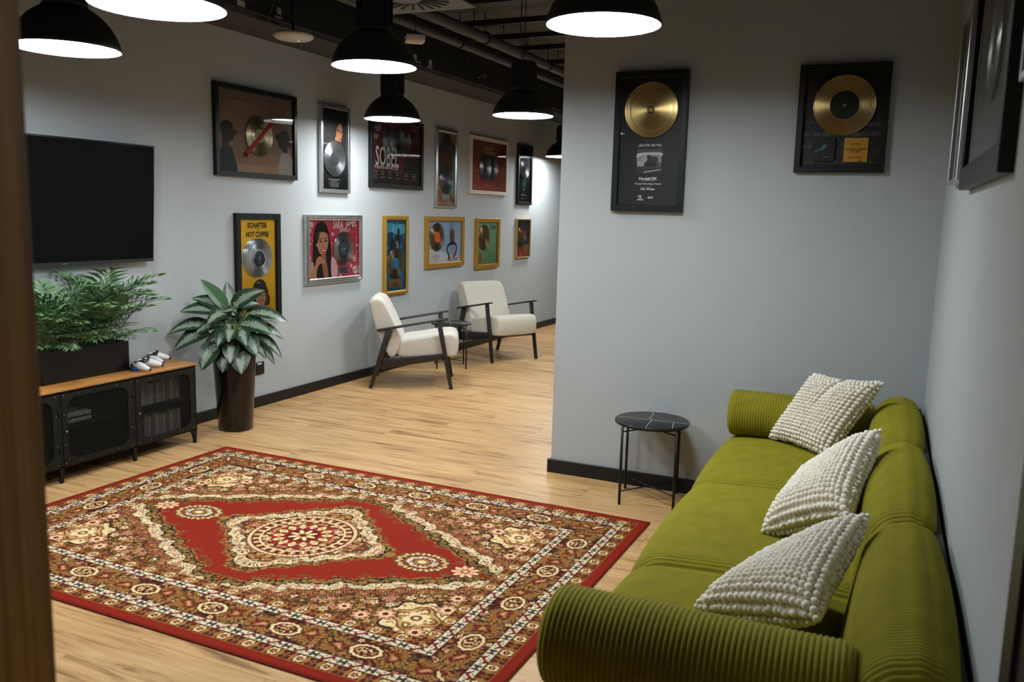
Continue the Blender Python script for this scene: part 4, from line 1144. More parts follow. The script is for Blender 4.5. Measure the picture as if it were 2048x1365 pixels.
# tip offsets in photo pixels from the crown (463, 650), a depth towards the viewer, blade length, width, droop
LV = [(-58,92,.02,.27,.078,.1,1),(-12,84,-.10,.22,.07,.1,0),(60,72,.06,.27,.095,.9,0),(-78,60,-.02,.24,.085,.7,0),(-102,38,.05,.27,.090,.7,0),(-138,-10,.03,.30,.085,1.0,0),
      (-122,-44,.10,.28,.100,1.0,0),(-62,-78,.20,.23,.110,1.6,0),(-25,-92,.19,.17,.085,1.8,0),(12,-84,.22,.22,.110,1.6,0),(-8,-62,.25,.18,.080,1.6,0),(42,-52,.20,.24,.100,1.3,0),
      (90,-66,.04,.27,.080,1.3,0),(80,-82,.02,.22,.075,1.5,0),(58,-62,.10,.2,.07,1.5,0),(106,10,.05,.29,.085,.9,0),(72,-14,.14,.27,.105,1.0,0),(84,2,-.06,.25,.08,.8,0),
      (-48,8,.15,.20,.090,1.2,0),(-10,-22,.24,.18,.085,1.3,0),(22,-30,.24,.20,.085,1.4,0),(-30,-30,.22,.18,.08,1.3,0),(-70,-10,.12,.24,.085,1.1,0),(-95,-18,-.05,.24,.08,1.0,0),
      (48,40,-.12,.22,.08,.7,0),(-40,50,-.12,.24,.08,.7,0),(-60,-50,-.1,.22,.08,1.3,0),(60,-40,-.12,.22,.08,1.2,0),(20,50,-.04,.22,.075,.6,0),(5,30,.10,.2,.08,1.0,0),(-20,30,.06,.2,.08,.9,0),(95,-30,.0,.24,.08,1.2,0)]
for k, (dx, dz, dep, L, Wd, droop, plain) in enumerate(LV):
    tip = Vector((0, 0, .735)) + camr*(dx*PXM) + Vector((0,0,1))*(dz*PXM) + camdir*dep
    h = Vector((tip.x, tip.y, 0)); hl = h.length
    root = Vector((.05*math.cos(k*2.4), .05*math.sin(k*2.4), .59))
    # start of the blade: back from the tip towards the crown
    up = Vector((0,0,1))
    d_end = (tip - Vector((0,0,.66 + .10*(dz > 0) + .04)))
    d0 = (d_end.normalized() + up*(.35*droop)).normalized()
    # walk the same arc as blade() to find where it has to start
    p = Vector((0,0,0)); dd = d0.copy()
    for i in range(10):
        dd = (dd + Vector((0,0,-1))*droop/10).normalized(); p = p + dd*(L/10)
    base = tip - p
    # keep the base near the crown
    c = Vector((0,0,.70)); off = base - c
    if off.length > .16: base = c + off.normalized()*.16
    sd = d0.cross(up)
    if sd.length < .1: sd = camr.copy()
    if d0.dot(camdir) < .75 and dz > 20: sd = (sd.normalized() + camr*0.0).normalized()
    # turn blades a little towards the viewer
    nn = sd.normalized().cross(d0)
    want = (camdir*.6 + up*.7); ax = want - d0*want.dot(d0)
    sd2 = d0.cross(ax).normalized()
    leaf_object('leaf', pl, root, base, d0, sd2, L, Wd*1.42, droop, M_AGLADARK if plain else M_AGLA, .22)

# trough with a parlour palm on the cabinet
ty0, ty1, tx0, tx1 = 3.215, 3.805, -4.535, -4.335
tr = thing('potted_palm', 'long black trough of feathery green parlour palm on the media cabinet', 'plant', ((tx0+tx1)/2, (ty0+ty1)/2, .54))
hx, hy = (tx1-tx0)/2, (ty1-ty0)/2
b = MB(); G = []
for o_, z in ((.012, 0), (.0, .01), (0, .185), (.008, .185), (.010, .15)):
    G.append([(-hx+o_, -hy+o_, z), (hx-o_, -hy+o_, z), (hx-o_, hy-o_, z), (-hx+o_, hy-o_, z)])
b.grid(G, smooth=False, wrap_v=True); b.f.append([3,2,1,0]); b.m.append(0); b.sm.append(False)
b.build('trough', mat('trough_black', (.007, .006, .006), .25, spec=.3), tr)
MB().box(-hx+.01, hx-.01, -hy+.01, hy-.01, .13, .155).build('soil', M_SOIL, tr)
M_PALM = ramp_mat('palm_leaf', [(.3, srgb(62,92,56)), (.55, srgb(104,138,94)), (.75, srgb(146,172,130))], nscale=9, rough=.42, rand=True, tone=.22)
def frond(root, az, lean, L, n=11):
    b = MB(); pts = []; d = Vector((math.cos(az)*math.sin(lean), math.sin(az)*math.sin(lean), math.cos(lean))); p = Vector(root); N = 16
    for i in range(N+1):
        pts.append(p.copy())
        d = (d + Vector((math.cos(az)*.8, math.sin(az)*.8, -.75))*(.060*(i/N)*2.4)).normalized(); p = p + d*(L/N)
    b.tube(pts, [.0028*(1-.75*i/N) for i in range(N+1)], 5)
    for k in range(n):
        t = .36 + .64*k/(n-1); i = min(int(t*N), N-1); q = pts[i].lerp(pts[i+1], t*N-i) if i < N else pts[N]
        dr = (pts[min(i+1,N)] - pts[max(i-1,0)]).normalized()
        sd = dr.cross(Vector((0,0,1)))
        if sd.length < .15: sd = Vector((-math.sin(az), math.cos(az), 0))
        sd.normalize(); upn = sd.cross(dr)
        ll = .150*math.sin(math.pi*(.22 + .68*k/(n-1)))**.8 * L/.42
        for s in ((-1, 1) if k < n-1 else (-.25, .25)):
            ld = (dr*(.42 + .45*k/n + .2*random.random()) + sd*s*.85 + upn*(.05 + .25*random.random())).normalized()
            wv = .0092*(L/.42)
            e1 = q + ld*ll*.45; e2 = q + ld*ll + Vector((0,0,-1))*ll*.22
            ws = dr.cross(ld).cross(ld).normalized() if dr.cross(ld).length > .05 else sd
            m_ = ws*wv; nn_ = ld.cross(ws).normalized()*wv*.35
            b.add([q, e1 + m_ + nn_, e1, e1 - m_ + nn_, e2], [(0,2,1),(0,3,2),(1,2,4),(2,3,4)], 0, True)
    b.v = [(max(q[0], -.122 - .004*math.tanh(-(q[0]+.122)*8)) if q[0] < -.118 else q[0], q[1], q[2]) for q in b.v]
    return b
for k in range(112):
    y = -hy+.04 + (2*hy-.08)*random.random(); x = (random.random()-.5)*.10
    az = random.uniform(-math.pi, math.pi) if random.random() < .4 else random.choice((0.0, math.pi/2, -math.pi/2, .8, -.8)) + random.uniform(-.6, .6)
    lean = random.uniform(.02, .62); short = k > 66
    if short: az = random.uniform(-1.5, 1.5); lean = random.uniform(.35, .95)
    if y > hy-.2 and random.random() < .4 and not short: az = random.uniform(.2, 1.6); lean = random.uniform(.1, .45)
    if math.cos(az) < -.2: lean *= .35
    fr_ = frond((x, y, .15), az, lean, (random.uniform(.20, .30) if short else random.uniform(.30, .52)) * (1.10 if .08 < y < .25 else 1.0), 10)
    fr_.build('frond', M_PALM, tr, recalc=False)
# ---------------------------------------------------------------- corduroy sofa along the right wall
def cord():
    M = mat('green_corduroy', srgb(130, 124, 24), .85, noise=.10, nscale=14, bump=.15, bscale=600, sheen=.18, spec=.25)
    M.node_tree.nodes['Principled BSDF'].inputs['Sheen Tint'].default_value = (.75, .75, .3, 1)
    return M
M_CORD = cord()
RIB = .0132
sofa = thing('corduroy_sofa', 'long green corduroy sofa with two roll arms along the right wall', 'sofa', (XR0, YB, 0), SA)
# local frame: +x towards the wall, -y towards the viewer along the wall; the far end at y = -0.02
def rounded(x0, x1, z0, z1, radii, n=7, crown=0.0):
    """outline in x,z going round from the lower back; radii: (front-low, front-top, back-top, back-low)"""
    rf, rt, rb, rl = radii; out = []
    for cx_, cz_, r, a0 in ((x0+rf, z0+rf, rf, 180), (x0+rt, z1-rt, rt, 180), (x1-rb, z1-rb, rb, 90), (x1-rl, z0+rl, rl, 0)):
        lo, hi = {0: (180, 270)}.get(-1, (0, 0)), None
    def arc(cx_, cz_, r, a, b_):
        for k in range(n+1):
            t = math.radians(a + (b_-a)*k/n); out.append((cx_ + r*math.cos(t), cz_ + r*math.sin(t)))
    arc(x0+rf, z0+rf, rf, 270, 180); arc(x0+rt, z1-rt, rt, 180, 90)
    xa, xb = x0+rt, x1-rb
    for k in range(1, 8):
        t = k/8; out.append((xa + (xb-xa)*t, z1 + crown*math.sin(math.pi*t)))
    arc(x1-rb, z1-rb, rb, 90, 0); arc(x1-rl, z0+rl, rl, 0, -90)
    return out
def ribbed(prof, y0, y1, rend, amp=.0028, rib=RIB, m=M_CORD, bulge=0.0):
    """loft an outline along y with rounded ends and real corduroy ribs at constant y"""
    cnt = max(1, round((y1-y0)/rib)); per = 6; n = cnt*per
    P = np.array(prof); c = P.mean(0)
    # outward normals of the outline
    T = np.roll(P, -1, 0) - np.roll(P, 1, 0); N = np.stack([T[:,1], -T[:,0]], 1); N /= np.linalg.norm(N, axis=1)[:,None] + 1e-9
    if ((P-c)*N).sum() < 0: N = -N
    b = MB(); V = []; ys = []
    for i in range(n+1):
        y = y0 + (y1-y0)*i/n; d = min(y-y0, y1-y)
        ins = rend - math.sqrt(max(rend**2 - (rend-d)**2, 0)) if d < rend else 0.0
        ph = 2*math.pi*i/per
        disp = -ins + amp*(abs(math.cos(ph/2))*1.6 - .8) + bulge*math.sin(math.pi*i/n)
        Q = P + N*disp
        # ends close towards the centre
        V.append([(q[0], y, q[1]) for q in Q])
    b.grid(V, wrap_v=True)
    k = len(prof)
    for q in (0, n):
        b.f.append([q*k+i for i in range(k)]); b.m.append(0); b.sm.append(True)
    return b
XF = -.985                      # front of the seat, local x
mods = [(-1.005, -.012), (-2.010, -1.010), (-3.010, -2.015)]
seat_p = rounded(XF+.008, -.215, .085, .420, (.05, .135, .03, .03), crown=.012)
back_p = rounded(-.258, -.036, .36, .692, (.05, .085, .060, .03), crown=.008)
# lean the front of the back cushion
back_p = [(x + .05*max(0, z-.43)/.27*min(1, max(0, (-.03-x)/.20)), z) for x, z in back_p]
for y0, y1 in mods:
    ribbed(seat_p, y0, y1, .080, bulge=.016).build('seat_cushion', M_CORD, sofa)
    ribbed(back_p, y0, y1, .085, bulge=.018).build('back_cushion', M_CORD, sofa)
def bolster(yc, x0, x1, zc, r):
    b = MB(); cnt = round((x1-x0)/RIB); per = 6; n = cnt*per; V = []; sides = 72
    for i in range(n+1):
        x = x0 + (x1-x0)*i/n; d = min(x-x0, x1-x); re = .035
        ins = re - math.sqrt(max(re**2 - (re-d)**2, 0)) if d < re else 0
        rr = r - ins + .0024*(abs(math.cos(math.pi*i/per))*1.6 - .8)
        V.append([(x, yc + rr*math.cos(2*math.pi*k/sides), zc + rr*math.sin(2*math.pi*k/sides)) for k in range(sides)])
    b.grid(V, wrap_v=True)
    for q in (0, n):
        b.f.append([q*sides+i for i in range(sides)]); b.m.append(0); b.sm.append(True)
    # end discs with concentric cord
    return b
bolster(-.148, -.940, -.225, .545, .122).build('roll_arm', M_CORD, sofa)
bolster(-2.885, -.925, -.225, .545, .122).build('roll_arm', M_CORD, sofa)
M_SOFABASE = mat('sofa_base_black', (.012, .012, .012), .7)
MB().box(XF+.06, -.035, -3.00, -.02, .02, .09).build('base_frame', M_SOFABASE, sofa)
MB().box(-.040, -.014, -3.00, -.02, .05, .640).build('rear_frame', M_SOFABASE, sofa)
for y in (-.06, -1.0, -2.0, -2.96):
    for x in (XF+.10, -.08): MB().lathe([(.022, 0), (.026, .025), (.0004, .025)], 14, (x, y, 0)).build('foot', M_SOFABASE, sofa)

# ---------------------------------------------------------------- white bobble cushions
M_BOB = mat('cream_bobble_wool', srgb(240, 234, 220), .9, noise=.05, nscale=90, bump=.4, bscale=500, sheen=.3)
M_BOBBASE = mat('cream_cotton_ground', srgb(226, 214, 190), .95, bump=.4, bscale=500)
def ico():
    bm = bmesh.new(); bmesh.ops.create_icosphere(bm, subdivisions=2, radius=1.0)
    v = np.array([tuple(x.co) for x in bm.verts]); f = np.array([[x.index for x in q.verts] for q in bm.faces]); bm.free(); return v, f
IV, IF = ico()
def cushion(label, BL, BR, TR, TL, thick, seed, nu=19, nv=21, dimple=0.0, base=(0,0,0)):
    R_ = np.random.default_rng(seed)
    BL, BR, TR, TL = [np.array(p, float) for p in (BL, BR, TR, TL)]
    o0 = (BL+BR)/2
    t = thing('bobble_cushion', label, 'cushion', tuple(o0), 0, 'white bobble cushions on the sofa')
    Nn = np.cross(BR-BL, TL-BL); Nn /= np.linalg.norm(Nn)
    def S(u, v, side):
        # edges bow inwards between the corners
        uu = u + .10*(u-.5)*-1*(4*v*(1-v))*.9; vv = v + .10*(v-.5)*-1*(4*u*(1-u))*.9
        p = BL*(1-uu)*(1-vv) + BR*uu*(1-vv) + TR*uu*vv + TL*(1-uu)*vv
        a = max(0.0, (1-(2*u-1)**4))*max(0.0, (1-(2*v-1)**4))
        hgt = thick/2*a**.55
        if dimple: hgt -= dimple*math.exp(-((u-.52)**2)/.004)*max(0, v-.35)*1.4
        return p + Nn*side*hgt - o0
    b = MB(); n = 26
    for side in (1, -1):
        b.grid([[tuple(S(i/n, j/n, side)) for j in range(n+1)] for i in range(n+1)])
    b.build('cushion_body', M_BOBBASE, t)
    VV, FF = [], []; c = 0
    for side in (1, -1):
        for i in range(nu):
            for j in range(nv):
                u = (i+.5)/nu; v = (j+.5 + .5*(i % 2)*0)/nv
                p = S(u, v, side); e = .004
                du = S(min(u+e,1), v, side) - S(max(u-e,0), v, side); dv = S(u, min(v+e,1), side) - S(u, max(v-e,0), side)
                lu = np.linalg.norm(du)/(2*e)/nu; lv = np.linalg.norm(dv)/(2*e)/nv
                du /= np.linalg.norm(du)+1e-9; nn = np.cross(du, dv); nn /= np.linalg.norm(nn)+1e-9; dv = np.cross(nn, du)
                if nn@ (Nn*side) < 0: nn = -nn
                k = .85 + .3*R_.random()
                sc = np.array([min(lu,.028)*.50*k, min(lv,.026)*.47*k, .0105*k])
                X = p + nn*.002 + (IV*sc)@np.stack([du, dv, nn]) + R_.normal(0, .0006, 3)
                VV.append(X); FF.append(IF + c); c += len(IV)
    # a row of bobbles along the seam
    for (a, b_) in (((0,0),(1,0)),((1,0),(1,1)),((1,1),(0,1)),((0,1),(0,0))):
        for k in range(24):
            tt = k/24; u = a[0]+(b_[0]-a[0])*tt; v = a[1]+(b_[1]-a[1])*tt
            X = S(u, v, 1) + IV*(.0095*(.8+.4*R_.random())) + R_.normal(0, .002, 3)
            VV.append(X); FF.append(IF + c); c += len(IV)
    VV = np.concatenate(VV); FF = np.concatenate(FF)
    me = bpy.data.meshes.new('bobbles'); me.from_pydata(VV.tolist(), [], FF.tolist()); me.materials.append(M_BOB)
    me.polygons.foreach_set('use_smooth', [True]*len(me.polygons)); me.update()
    tag(obj('bobbles', me, t), kind='stuff')
    return t
cushion('white bobble cushion leaning on the far roll arm of the sofa', (-.57, 4.52, .455), (-.27, 4.25, .455), (-.062, 4.40, .815), (-.378, 4.55, .800), .15, 1, dimple=.035)
cushion('white bobble cushion leaning on the middle of the sofa back', (-.390, 3.09, .460), (-.115, 2.99, .60), (-.040, 3.56, .770), (-.310, 3.56, .51), .16, 2)
cushion('white bobble cushion lying next to the near roll arm of the sofa', (-.470, 2.36, .460), (-.135, 2.23, .56), (-.042, 2.66, .712), (-.335, 2.68, .455), .15, 3)
# ---------------------------------------------------------------- ceiling services
M_PIPE = mat('pipe_grey', (.06, .06, .06), .55)
M_STICK = ink(170, 166, 158)
dk = thing('ventilation_duct', 'long black ventilation duct running along the left wall below the ceiling', 'duct', (-4.13, 4.0, 2.83))
d = MB(); d.box(0, .05, -6.5, 9.4, .015, .40); d.build('duct_side', M_DUCT, dk)
for y in (-1.5, -.2, 1.1, 2.4, 3.7, 5.0, 6.3): MB().box(.05, .058, y-.02, y+.02, .012, .41).build('flange', M_DUCT, dk)
for y, z, w_, h_ in ((.576, .041, .07, .035), (.95, .072, .045, .045), (.945, .030, .07, .016), (2.76, .072, .05, .045), (2.79, .035, .10, .012), (3.023, .065, .055, .05), (3.015, .025, .09, .014)):
    MB().box(.050, .0515, y-w_/2, y+w_/2, z-h_/2, z+h_/2).build('sticker', M_STICK, dk)
for k, (x, z, r, lab) in enumerate(((-3.66, 3.00, .036, 'dark pipe running under the ceiling, nearer to the duct'), (-3.42, 3.03, .045, 'thicker dark pipe running under the ceiling, nearer to the ceiling rails'))):
    t = thing('ceiling_pipe', lab, 'pipe', (x, 8.0, z), 0, 'ceiling pipes')
    MB().tube([(0, -5.5, 0), (0, 5.4, 0)], r, 16).build('pipe_run', M_PIPE, t)
    for y in (-2.6, -1.2, .2, 1.6, 3.0):
        c = MB(); c.tube([(r*1.15*math.cos(a), y, r*1.15*math.sin(a)) for a in [j*2*math.pi/14 for j in range(14)]], .007, 6, closed=True); c.tube([(0, y, r), (0, y, ZC-z)], .005, 6); c.build('pipe_clamp', M_BLACKMETAL, t)
for k, y in enumerate((6.05, 6.75, 7.33, 7.88, 8.66, 9.5)):
    t = thing('ceiling_rail', ('nearest', 'second nearest', 'third', 'fourth', 'fifth', 'farthest')[k] + ' dark rail crossing under the ceiling counted from the air diffuser', 'rail', (-2.6, y, 3.12), 0, 'ceiling rails')
    MB().box(-1.25, 1.0, -.020, .020, 0, .045).build('channel', M_BLACKMETAL, t); MB().tube([(-.9, 0, .045), (-.9, 0, ZC-3.12)], .005, 6).build('threaded_rod', M_BLACKMETAL, t)
# swirl diffuser
df = thing('air_diffuser', 'square grey swirl air diffuser hanging below the ceiling', 'diffuser', (-3.01, 4.85, 2.88))
M_DIFP = mat('diffuser_grey', (.16, .165, .17), .5); M_SLOT = mat('slot_black', (.006,.006,.006), .8)
MB().box(-.33, .33, -.35, .35, 0, .012).build('face_plate', M_DIFP, df, bevel=.002, seg=1)
MB().box(-.28, .28, -.28, .28, .012, .30).build('plenum_box', M_DUCT, df)
for k in range(24):
    a = 2*math.pi*k/24; b = MB()
    b.beam((.11*math.cos(a), .11*math.sin(a), -.002), (.28*math.cos(a+.35), .28*math.sin(a+.35), -.002), .018, .006); b.build('slot_vane', M_SLOT, df)
MB().lathe([(.10, -.001), (.10, -.006), (.0004, -.008)], 32).build('centre_disc', M_DIFP, df)
# access point
ap = thing('wireless_access_point', 'flat round off-white access point with a green light by the left wall', 'access point', (-3.955, 4.945, 2.70))
MB().lathe([(.0005, 0), (.08, .001), (.115, .008), (.135, .022), (.138, .034), (.125, .045), (.0005, .048)], 40).build('housing', M_WHITEPLASTIC, ap)
MB().lathe([(.006, -.003), (.0004, -.004)], 12, (.035*camr.x, .035*camr.y, .001)).build('status_light', emit('green_led', (.05, .9, .6), 3.0), ap)
MB().tube([(0, 0, .045), (0, 0, .43)], .012, 10).build('mounting_rod', M_BLACKMETAL, ap)
MB().tube([(-.02, -.13, .04), (-.04, -.19, .06), (-.04, -.20, .12), (-.03, -.17, .20)], .003, 6).build('cable', ink(120, 118, 112), ap)
# square sensor / emergency light
t = thing('emergency_light', 'small square cream box lamp hanging below the pipes', 'light', (-3.45, 5.71, 2.80), math.radians(38))
MB().box(-.068, .068, -.068, .068, 0, .045).build('box', M_WHITEPLASTIC, t, bevel=.003); MB().box(-.058, .058, -.058, .058, -.003, .001).build('diffuser_plate', mat('warm_plate', (.62, .52, .40), .5), t)
MB().tube([(0, 0, .045), (0, 0, .43)], .004, 6).build('hanging_wire', M_BLACKMETAL, t)
# sprinkler in front of the partition
t = thing('sprinkler', 'small black sprinkler head hanging before the partition', 'sprinkler', (-1.10, 4.62, 2.68))
MB().tube([(0, 0, .03), (0, 0, .57)], .012, 10).build('drop_pipe', M_BLACKMETAL, t); MB().lathe([(.0005, 0), (.012, .004), (.022, .012), (.03, .03), (.012, .04)], 16).build('head', M_BLACKMETAL, t)
t = thing('loose_cable', 'short loose cable end sticking out of the black duct', 'cable', (-4.078, 8.0, 2.94))
MB().tube([(.002, .115, -.03), (.02, .105, .0), (.035, .06, .005), (.04, -.02, -.02), (.035, -.09, -.05)], .0035, 6).build('sheath', ink(150, 140, 124), t)
MB().tube([(.037, -.06, -.037), (.035, -.09, -.05)], .006, 6).build('connector', ink(190, 130, 40), t)
# ---------------------------------------------------------------- Persian style rug
RU, RV = 1.425, 1.0
rug_c = (-2.530, 3.195)
def rug_colours(U, V):
    """colour of the knots at U, V (metres from the rug's centre)"""
    c = lambda r, g, b: np.array(srgb(r, g, b))
    RED, MAR, BLK, BRN = c(122,28,11), c(84,22,18), c(28,20,15), c(104,58,28)
    GLD, TAN, CRM, PNK, OLV, WHT = c(140,99,47), c(178,138,84), c(214,190,142), c(190,126,98), c(94,76,38), c(204,192,160)
    u, v = np.abs(U), np.abs(V)
    out = np.zeros(U.shape + (3,)); out[:] = RED
    def put(mask, col): out[mask] = col
    g = np.random.default_rng(3)
    def vnoise(x, y, seed):
        gg = np.random.default_rng(seed); T = gg.random((97, 97))
        xi, yi = np.floor(x).astype(int), np.floor(y).astype(int); fx_, fy_ = x-xi, y-yi
        fx_ = fx_*fx_*(3-2*fx_); fy_ = fy_*fy_*(3-2*fy_)
        a = T[xi % 97, yi % 97]; b = T[(xi+1) % 97, yi % 97]; c_ = T[xi % 97, (yi+1) % 97]; d = T[(xi+1) % 97, (yi+1) % 97]
        return (a*(1-fx_)+b*fx_)*(1-fy_) + (c_*(1-fx_)+d*fx_)*fy_
    def cells(x, y, s, seed):
        """nearest jittered point: distance, angle, three random numbers"""
        gg = np.random.default_rng(seed); T = gg.random((64, 64, 5))
        X, Y = x/s, y/s; xi, yi = np.floor(X).astype(int), np.floor(Y).astype(int)
        best = np.full(x.shape, 9.); ang = np.zeros(x.shape); r1 = np.zeros(x.shape); r2 = np.zeros(x.shape)
        for i in (-1, 0, 1):
            for j in (-1, 0, 1):
                t = T[(xi+i) % 64, (yi+j) % 64]
                dx, dy = X - (xi+i+.15+.7*t[...,0]), Y - (yi+j+.15+.7*t[...,1])
                d = np.hypot(dx, dy); m = d < best
                best = np.where(m, d, best); ang = np.where(m, np.arctan2(dy, dx), ang); r1 = np.where(m, t[...,2], r1); r2 = np.where(m, t[...,3], r2)
        return best, ang, r1, r2
    def floral(mask, ground, seed, s=.042, cols=None, leaf=(OLV, GLD), dens=1.0):
        """dense small flowers and leaves over a ground colour"""
        x, y = u[mask], v[mask]
        o = np.empty(x.shape + (3,)); o[:] = ground
        wx = x + .012*np.sin(y*70+seed) ; wy = y + .012*np.sin(x*64+seed*2)
        n1 = np.sin(wx*150 + 2.2*np.sin(wy*60+seed)) * np.sin(wy*150 + 2.2*np.sin(wx*55))
        o[n1 > .30] = leaf[0]; o[n1 > .58] = leaf[1]; o[(n1 < -.55)] = BLK
        d, a, r1, r2 = cells(x, y, s*.62, seed+20)
        m = (d < .30+.08*np.cos(3*a+r1*6)) & (r2 < .6); o[m] = np.where((r1[m] < .5)[:,None], TAN, BRN)
        d, a, r1, r2 = cells(x, y, s, seed)
        pet = .36 + .12*np.cos(np.where(r1 < .5, 5, 6)*a + r2*6)
        pc = (cols or [CRM, PNK, TAN, CRM, WHT])
        k = (r2*len(pc)).astype(int) % len(pc); pcol = np.array(pc)[k]
        m = (d < pet + .07) & (r1 < dens); o[m] = BLK
        m = (d < pet) & (r1 < dens); o[m] = pcol[m]
        m = (d < .17) & (r1 < dens); o[m] = np.where((r2[m] < .6)[:,None], MAR, BRN)
        m = (d < .07) & (r1 < dens); o[m] = CRM
        out[mask] = o
    # ---- field ground: corner spandrels
    e = np.minimum(RU - u, RV - v)
    fld = e > .395
    Lz = u/1.03 + v/.585
    scal = .020*np.sin(np.arctan2(v, u+1e-6)*22) + .018*np.cos((u*1.0 - v*1.4)*34) + .03*(vnoise(u*55, v*55, 5)-.5)
    Ls = Lz + scal
    outer = fld & (Ls > 1.0)
    floral(outer, BRN*.75, 11, .046, [CRM, PNK, TAN, GLD], dens=.75)
    # bands that follow the red field's edge: lace, cream scallops, brown comb
    m = fld & (Ls > 1.0) & (Ls < 1.075); put(m, OLV); lace = vnoise(u*120, v*120, 8)
    put(m & (lace > .55), GLD); put(m & (lace < .33), BLK)
    m2 = fld & (Ls >= 1.075) & (Ls < 1.19); floral(m2, CRM, 31, .030, [WHT, PNK, WHT, CRM], leaf=(PNK, WHT), dens=.9)
    put(fld & (np.abs(Ls-1.075) < .007), BLK); put(fld & (np.abs(Ls-1.19) < .008), BLK)
    m3 = fld & (Ls >= 1.19) & (Ls < 1.30); comb = np.sin((u*1.4-v)*330)
    floral(m3, BRN, 91, .034, [TAN, PNK, GLD], leaf=(c(150,84,46), BRN), dens=.5); put(m3 & (comb > .55) & (lace > .4), c(168,98,58)); put(m3 & (comb < -.8), BLK)
    put(fld & (Ls >= 1.30) & (Ls < 1.312), BLK)
    # flower of each corner
    for (cu, cv, R_) in ((.925, .475, .135),):
        du, dv = (u-cu), (v-cv); r = np.hypot(du, dv*1.05); a = np.arctan2(dv, du)
        R2 = R_*(1 + .10*np.cos(8*a)); put(fld & (r < R2+.012), BLK); put(fld & (r < R2), CRM)
        tt = vnoise(u*150, v*150, 14); put(fld & (r < R2) & (tt > .62), GLD)
        R3 = R_*.72*(1+.14*np.cos(4*a)); put(fld & (r < R3), BRN); put(fld & (r < R3*.9), TAN); put(fld & (r < R3*.72*(1+.2*np.cos(4*a))), BRN); put(fld & (r < R3*.60*(1+.2*np.cos(4*a))), CRM); put(fld & (r < R3*.60*(1+.2*np.cos(4*a))) & (tt > .55), GLD)
        put(fld & (r < R_*.34*(1+.25*np.cos(4*a+math.pi))), CRM); put(fld & (r < R_*.18), BRN); put(fld & (r < R_*.08), CRM)
    for (cu, cv, R_) in ((.80,.50,.04),(1.0,.36,.042),(.72,.55,.035),(.98,.575,.038),(.62,.52,.032),(.985,.25,.034)):
        r = np.hypot(u-cu, v-cv); a = np.arctan2(v-cv, u-cu); q = R_*(1+.18*np.cos(8*a))
        put(fld & (r < q+.006), BLK); put(fld & (r < q), PNK); put(fld & (r < q*.62), CRM); put(fld & (r < q*.35), MAR)
    # ---- red field edge curls
    red = fld & (Ls <= 1.0)
    d_, a_, r1_, r2_ = cells(u, v, .050, 41)
    curl = red & (Ls > .90) & (np.abs(d_ - .26) < .075) & (r1_ < .75) & (Ls > .93 - .06*r2_)
    put(curl, OLV); put(red & (Ls > .965) & (lace > .5), GLD); put(red & (Ls > .985), BLK)
    # palmettes at the tips
    du, dv = u-.885, v; r = np.hypot(du/1.1, dv); a = np.arctan2(dv, du)
    q = .052*(1+.16*np.cos(9*a)); put(red & (r < q+.005), BLK); put(red & (r < q), PNK); put(red & (r < q) & (np.cos(9*a) > .55), CRM); put(red & (r < q*.35), MAR); put(red & (r < q*.2), CRM)
    # pendants
    du, dv = (u-.665)/.128, v/.098; r = np.hypot(du, dv); a = np.arctan2(dv, du)
    w = 1 + .05*np.cos(14*a)
    put(red & (r < 1.08*w) & (lace > .42), OLV); put(red & (r < 1.0*w), BLK); put(red & (r < .96*w), GLD); put(red & (r < .96*w) & (np.cos(26*a) > .2), CRM)
    put(red & (r < .78*w), MAR); put(red & (r < .74*w), BRN); mp = red & (r < .60)
    put(mp, c(196,186,160)); put(mp & (vnoise(u*140, v*140, 19) > .55), BRN); put(red & (r < .36), MAR); put(red & (r < .30), GLD); put(red & (r < .16), CRM)
    # ---- medallion
    Md = u/.515 + v/.475 + .030*np.cos(np.arctan2(v/.475, u/.515+1e-6)*20) + .030*(vnoise(u*60, v*60, 23)-.5)
    md = fld & (Md < 1.0)
    put(fld & (Md < 1.06) & (Md >= 1.0) & (lace > .45), OLV); put(fld & (Md < 1.05) & (Md >= 1.0) & (lace > .62), GLD)
    put(md, OLV); put(md & (lace > .5), GLD); put(md & (lace < .3), BLK); 
    m = fld & (Md < .94) & (Md > .76); floral(m, CRM, 51, .030, [WHT, PNK, CRM], leaf=(PNK, WHT), dens=.85)
    put(fld & (np.abs(Md-.94) < .008), BLK); put(fld & (np.abs(Md-.76) < .010), BLK)
    m = fld & (Md <= .75) ; floral(m, BRN, 61, .040, [TAN, PNK, GLD, CRM], leaf=(c(170,108,60), GLD), dens=.55)
    r = np.hypot(u, v); a = np.arctan2(v, u)
    R0 = fld & (r < .262); put(R0, BLK); put(fld & (r < .257), CRM); put(fld & (r < .257) & (np.cos(64*a) > .3), PNK); put(fld & (r < .240), BLK)
    put(fld & (r < .236), MAR); m = fld & (r < .232) & (r > .200)
    put(m & (np.cos(28*a) > -.2), TAN); put(m & (np.cos(28*a) > .35), BRN); put(m & (np.cos(28*a) > .8), CRM); put(fld & (np.abs(r-.198) < .004), CRM)
    m = fld & (r < .194); floral(m, MAR, 71, .036, [CRM, TAN, CRM, PNK], leaf=(BRN, c(150,40,28)), dens=.95)
    m = fld & (r < .148); put(m, c(130,32,24)); q = np.hypot(r-.115, 0); w = np.cos(14*a)
    put(m & (q < .020+.012*w), BLK); put(m & (q < .014+.014*w), CRM); put(m & (q < .006+.004*w), TAN)
    put(fld & (r < .080), MAR); put(fld & (r < .070*(.72+.28*np.cos(8*a))), CRM); put(fld & (r < .045*(.7+.3*np.cos(8*a+math.pi))), GLD); put(fld & (r < .018), MAR)
    # ---- borders
    horiz = (RV - v) < (RU - u); t = np.where(horiz, U, V)
    tm = np.where(horiz, u, v)
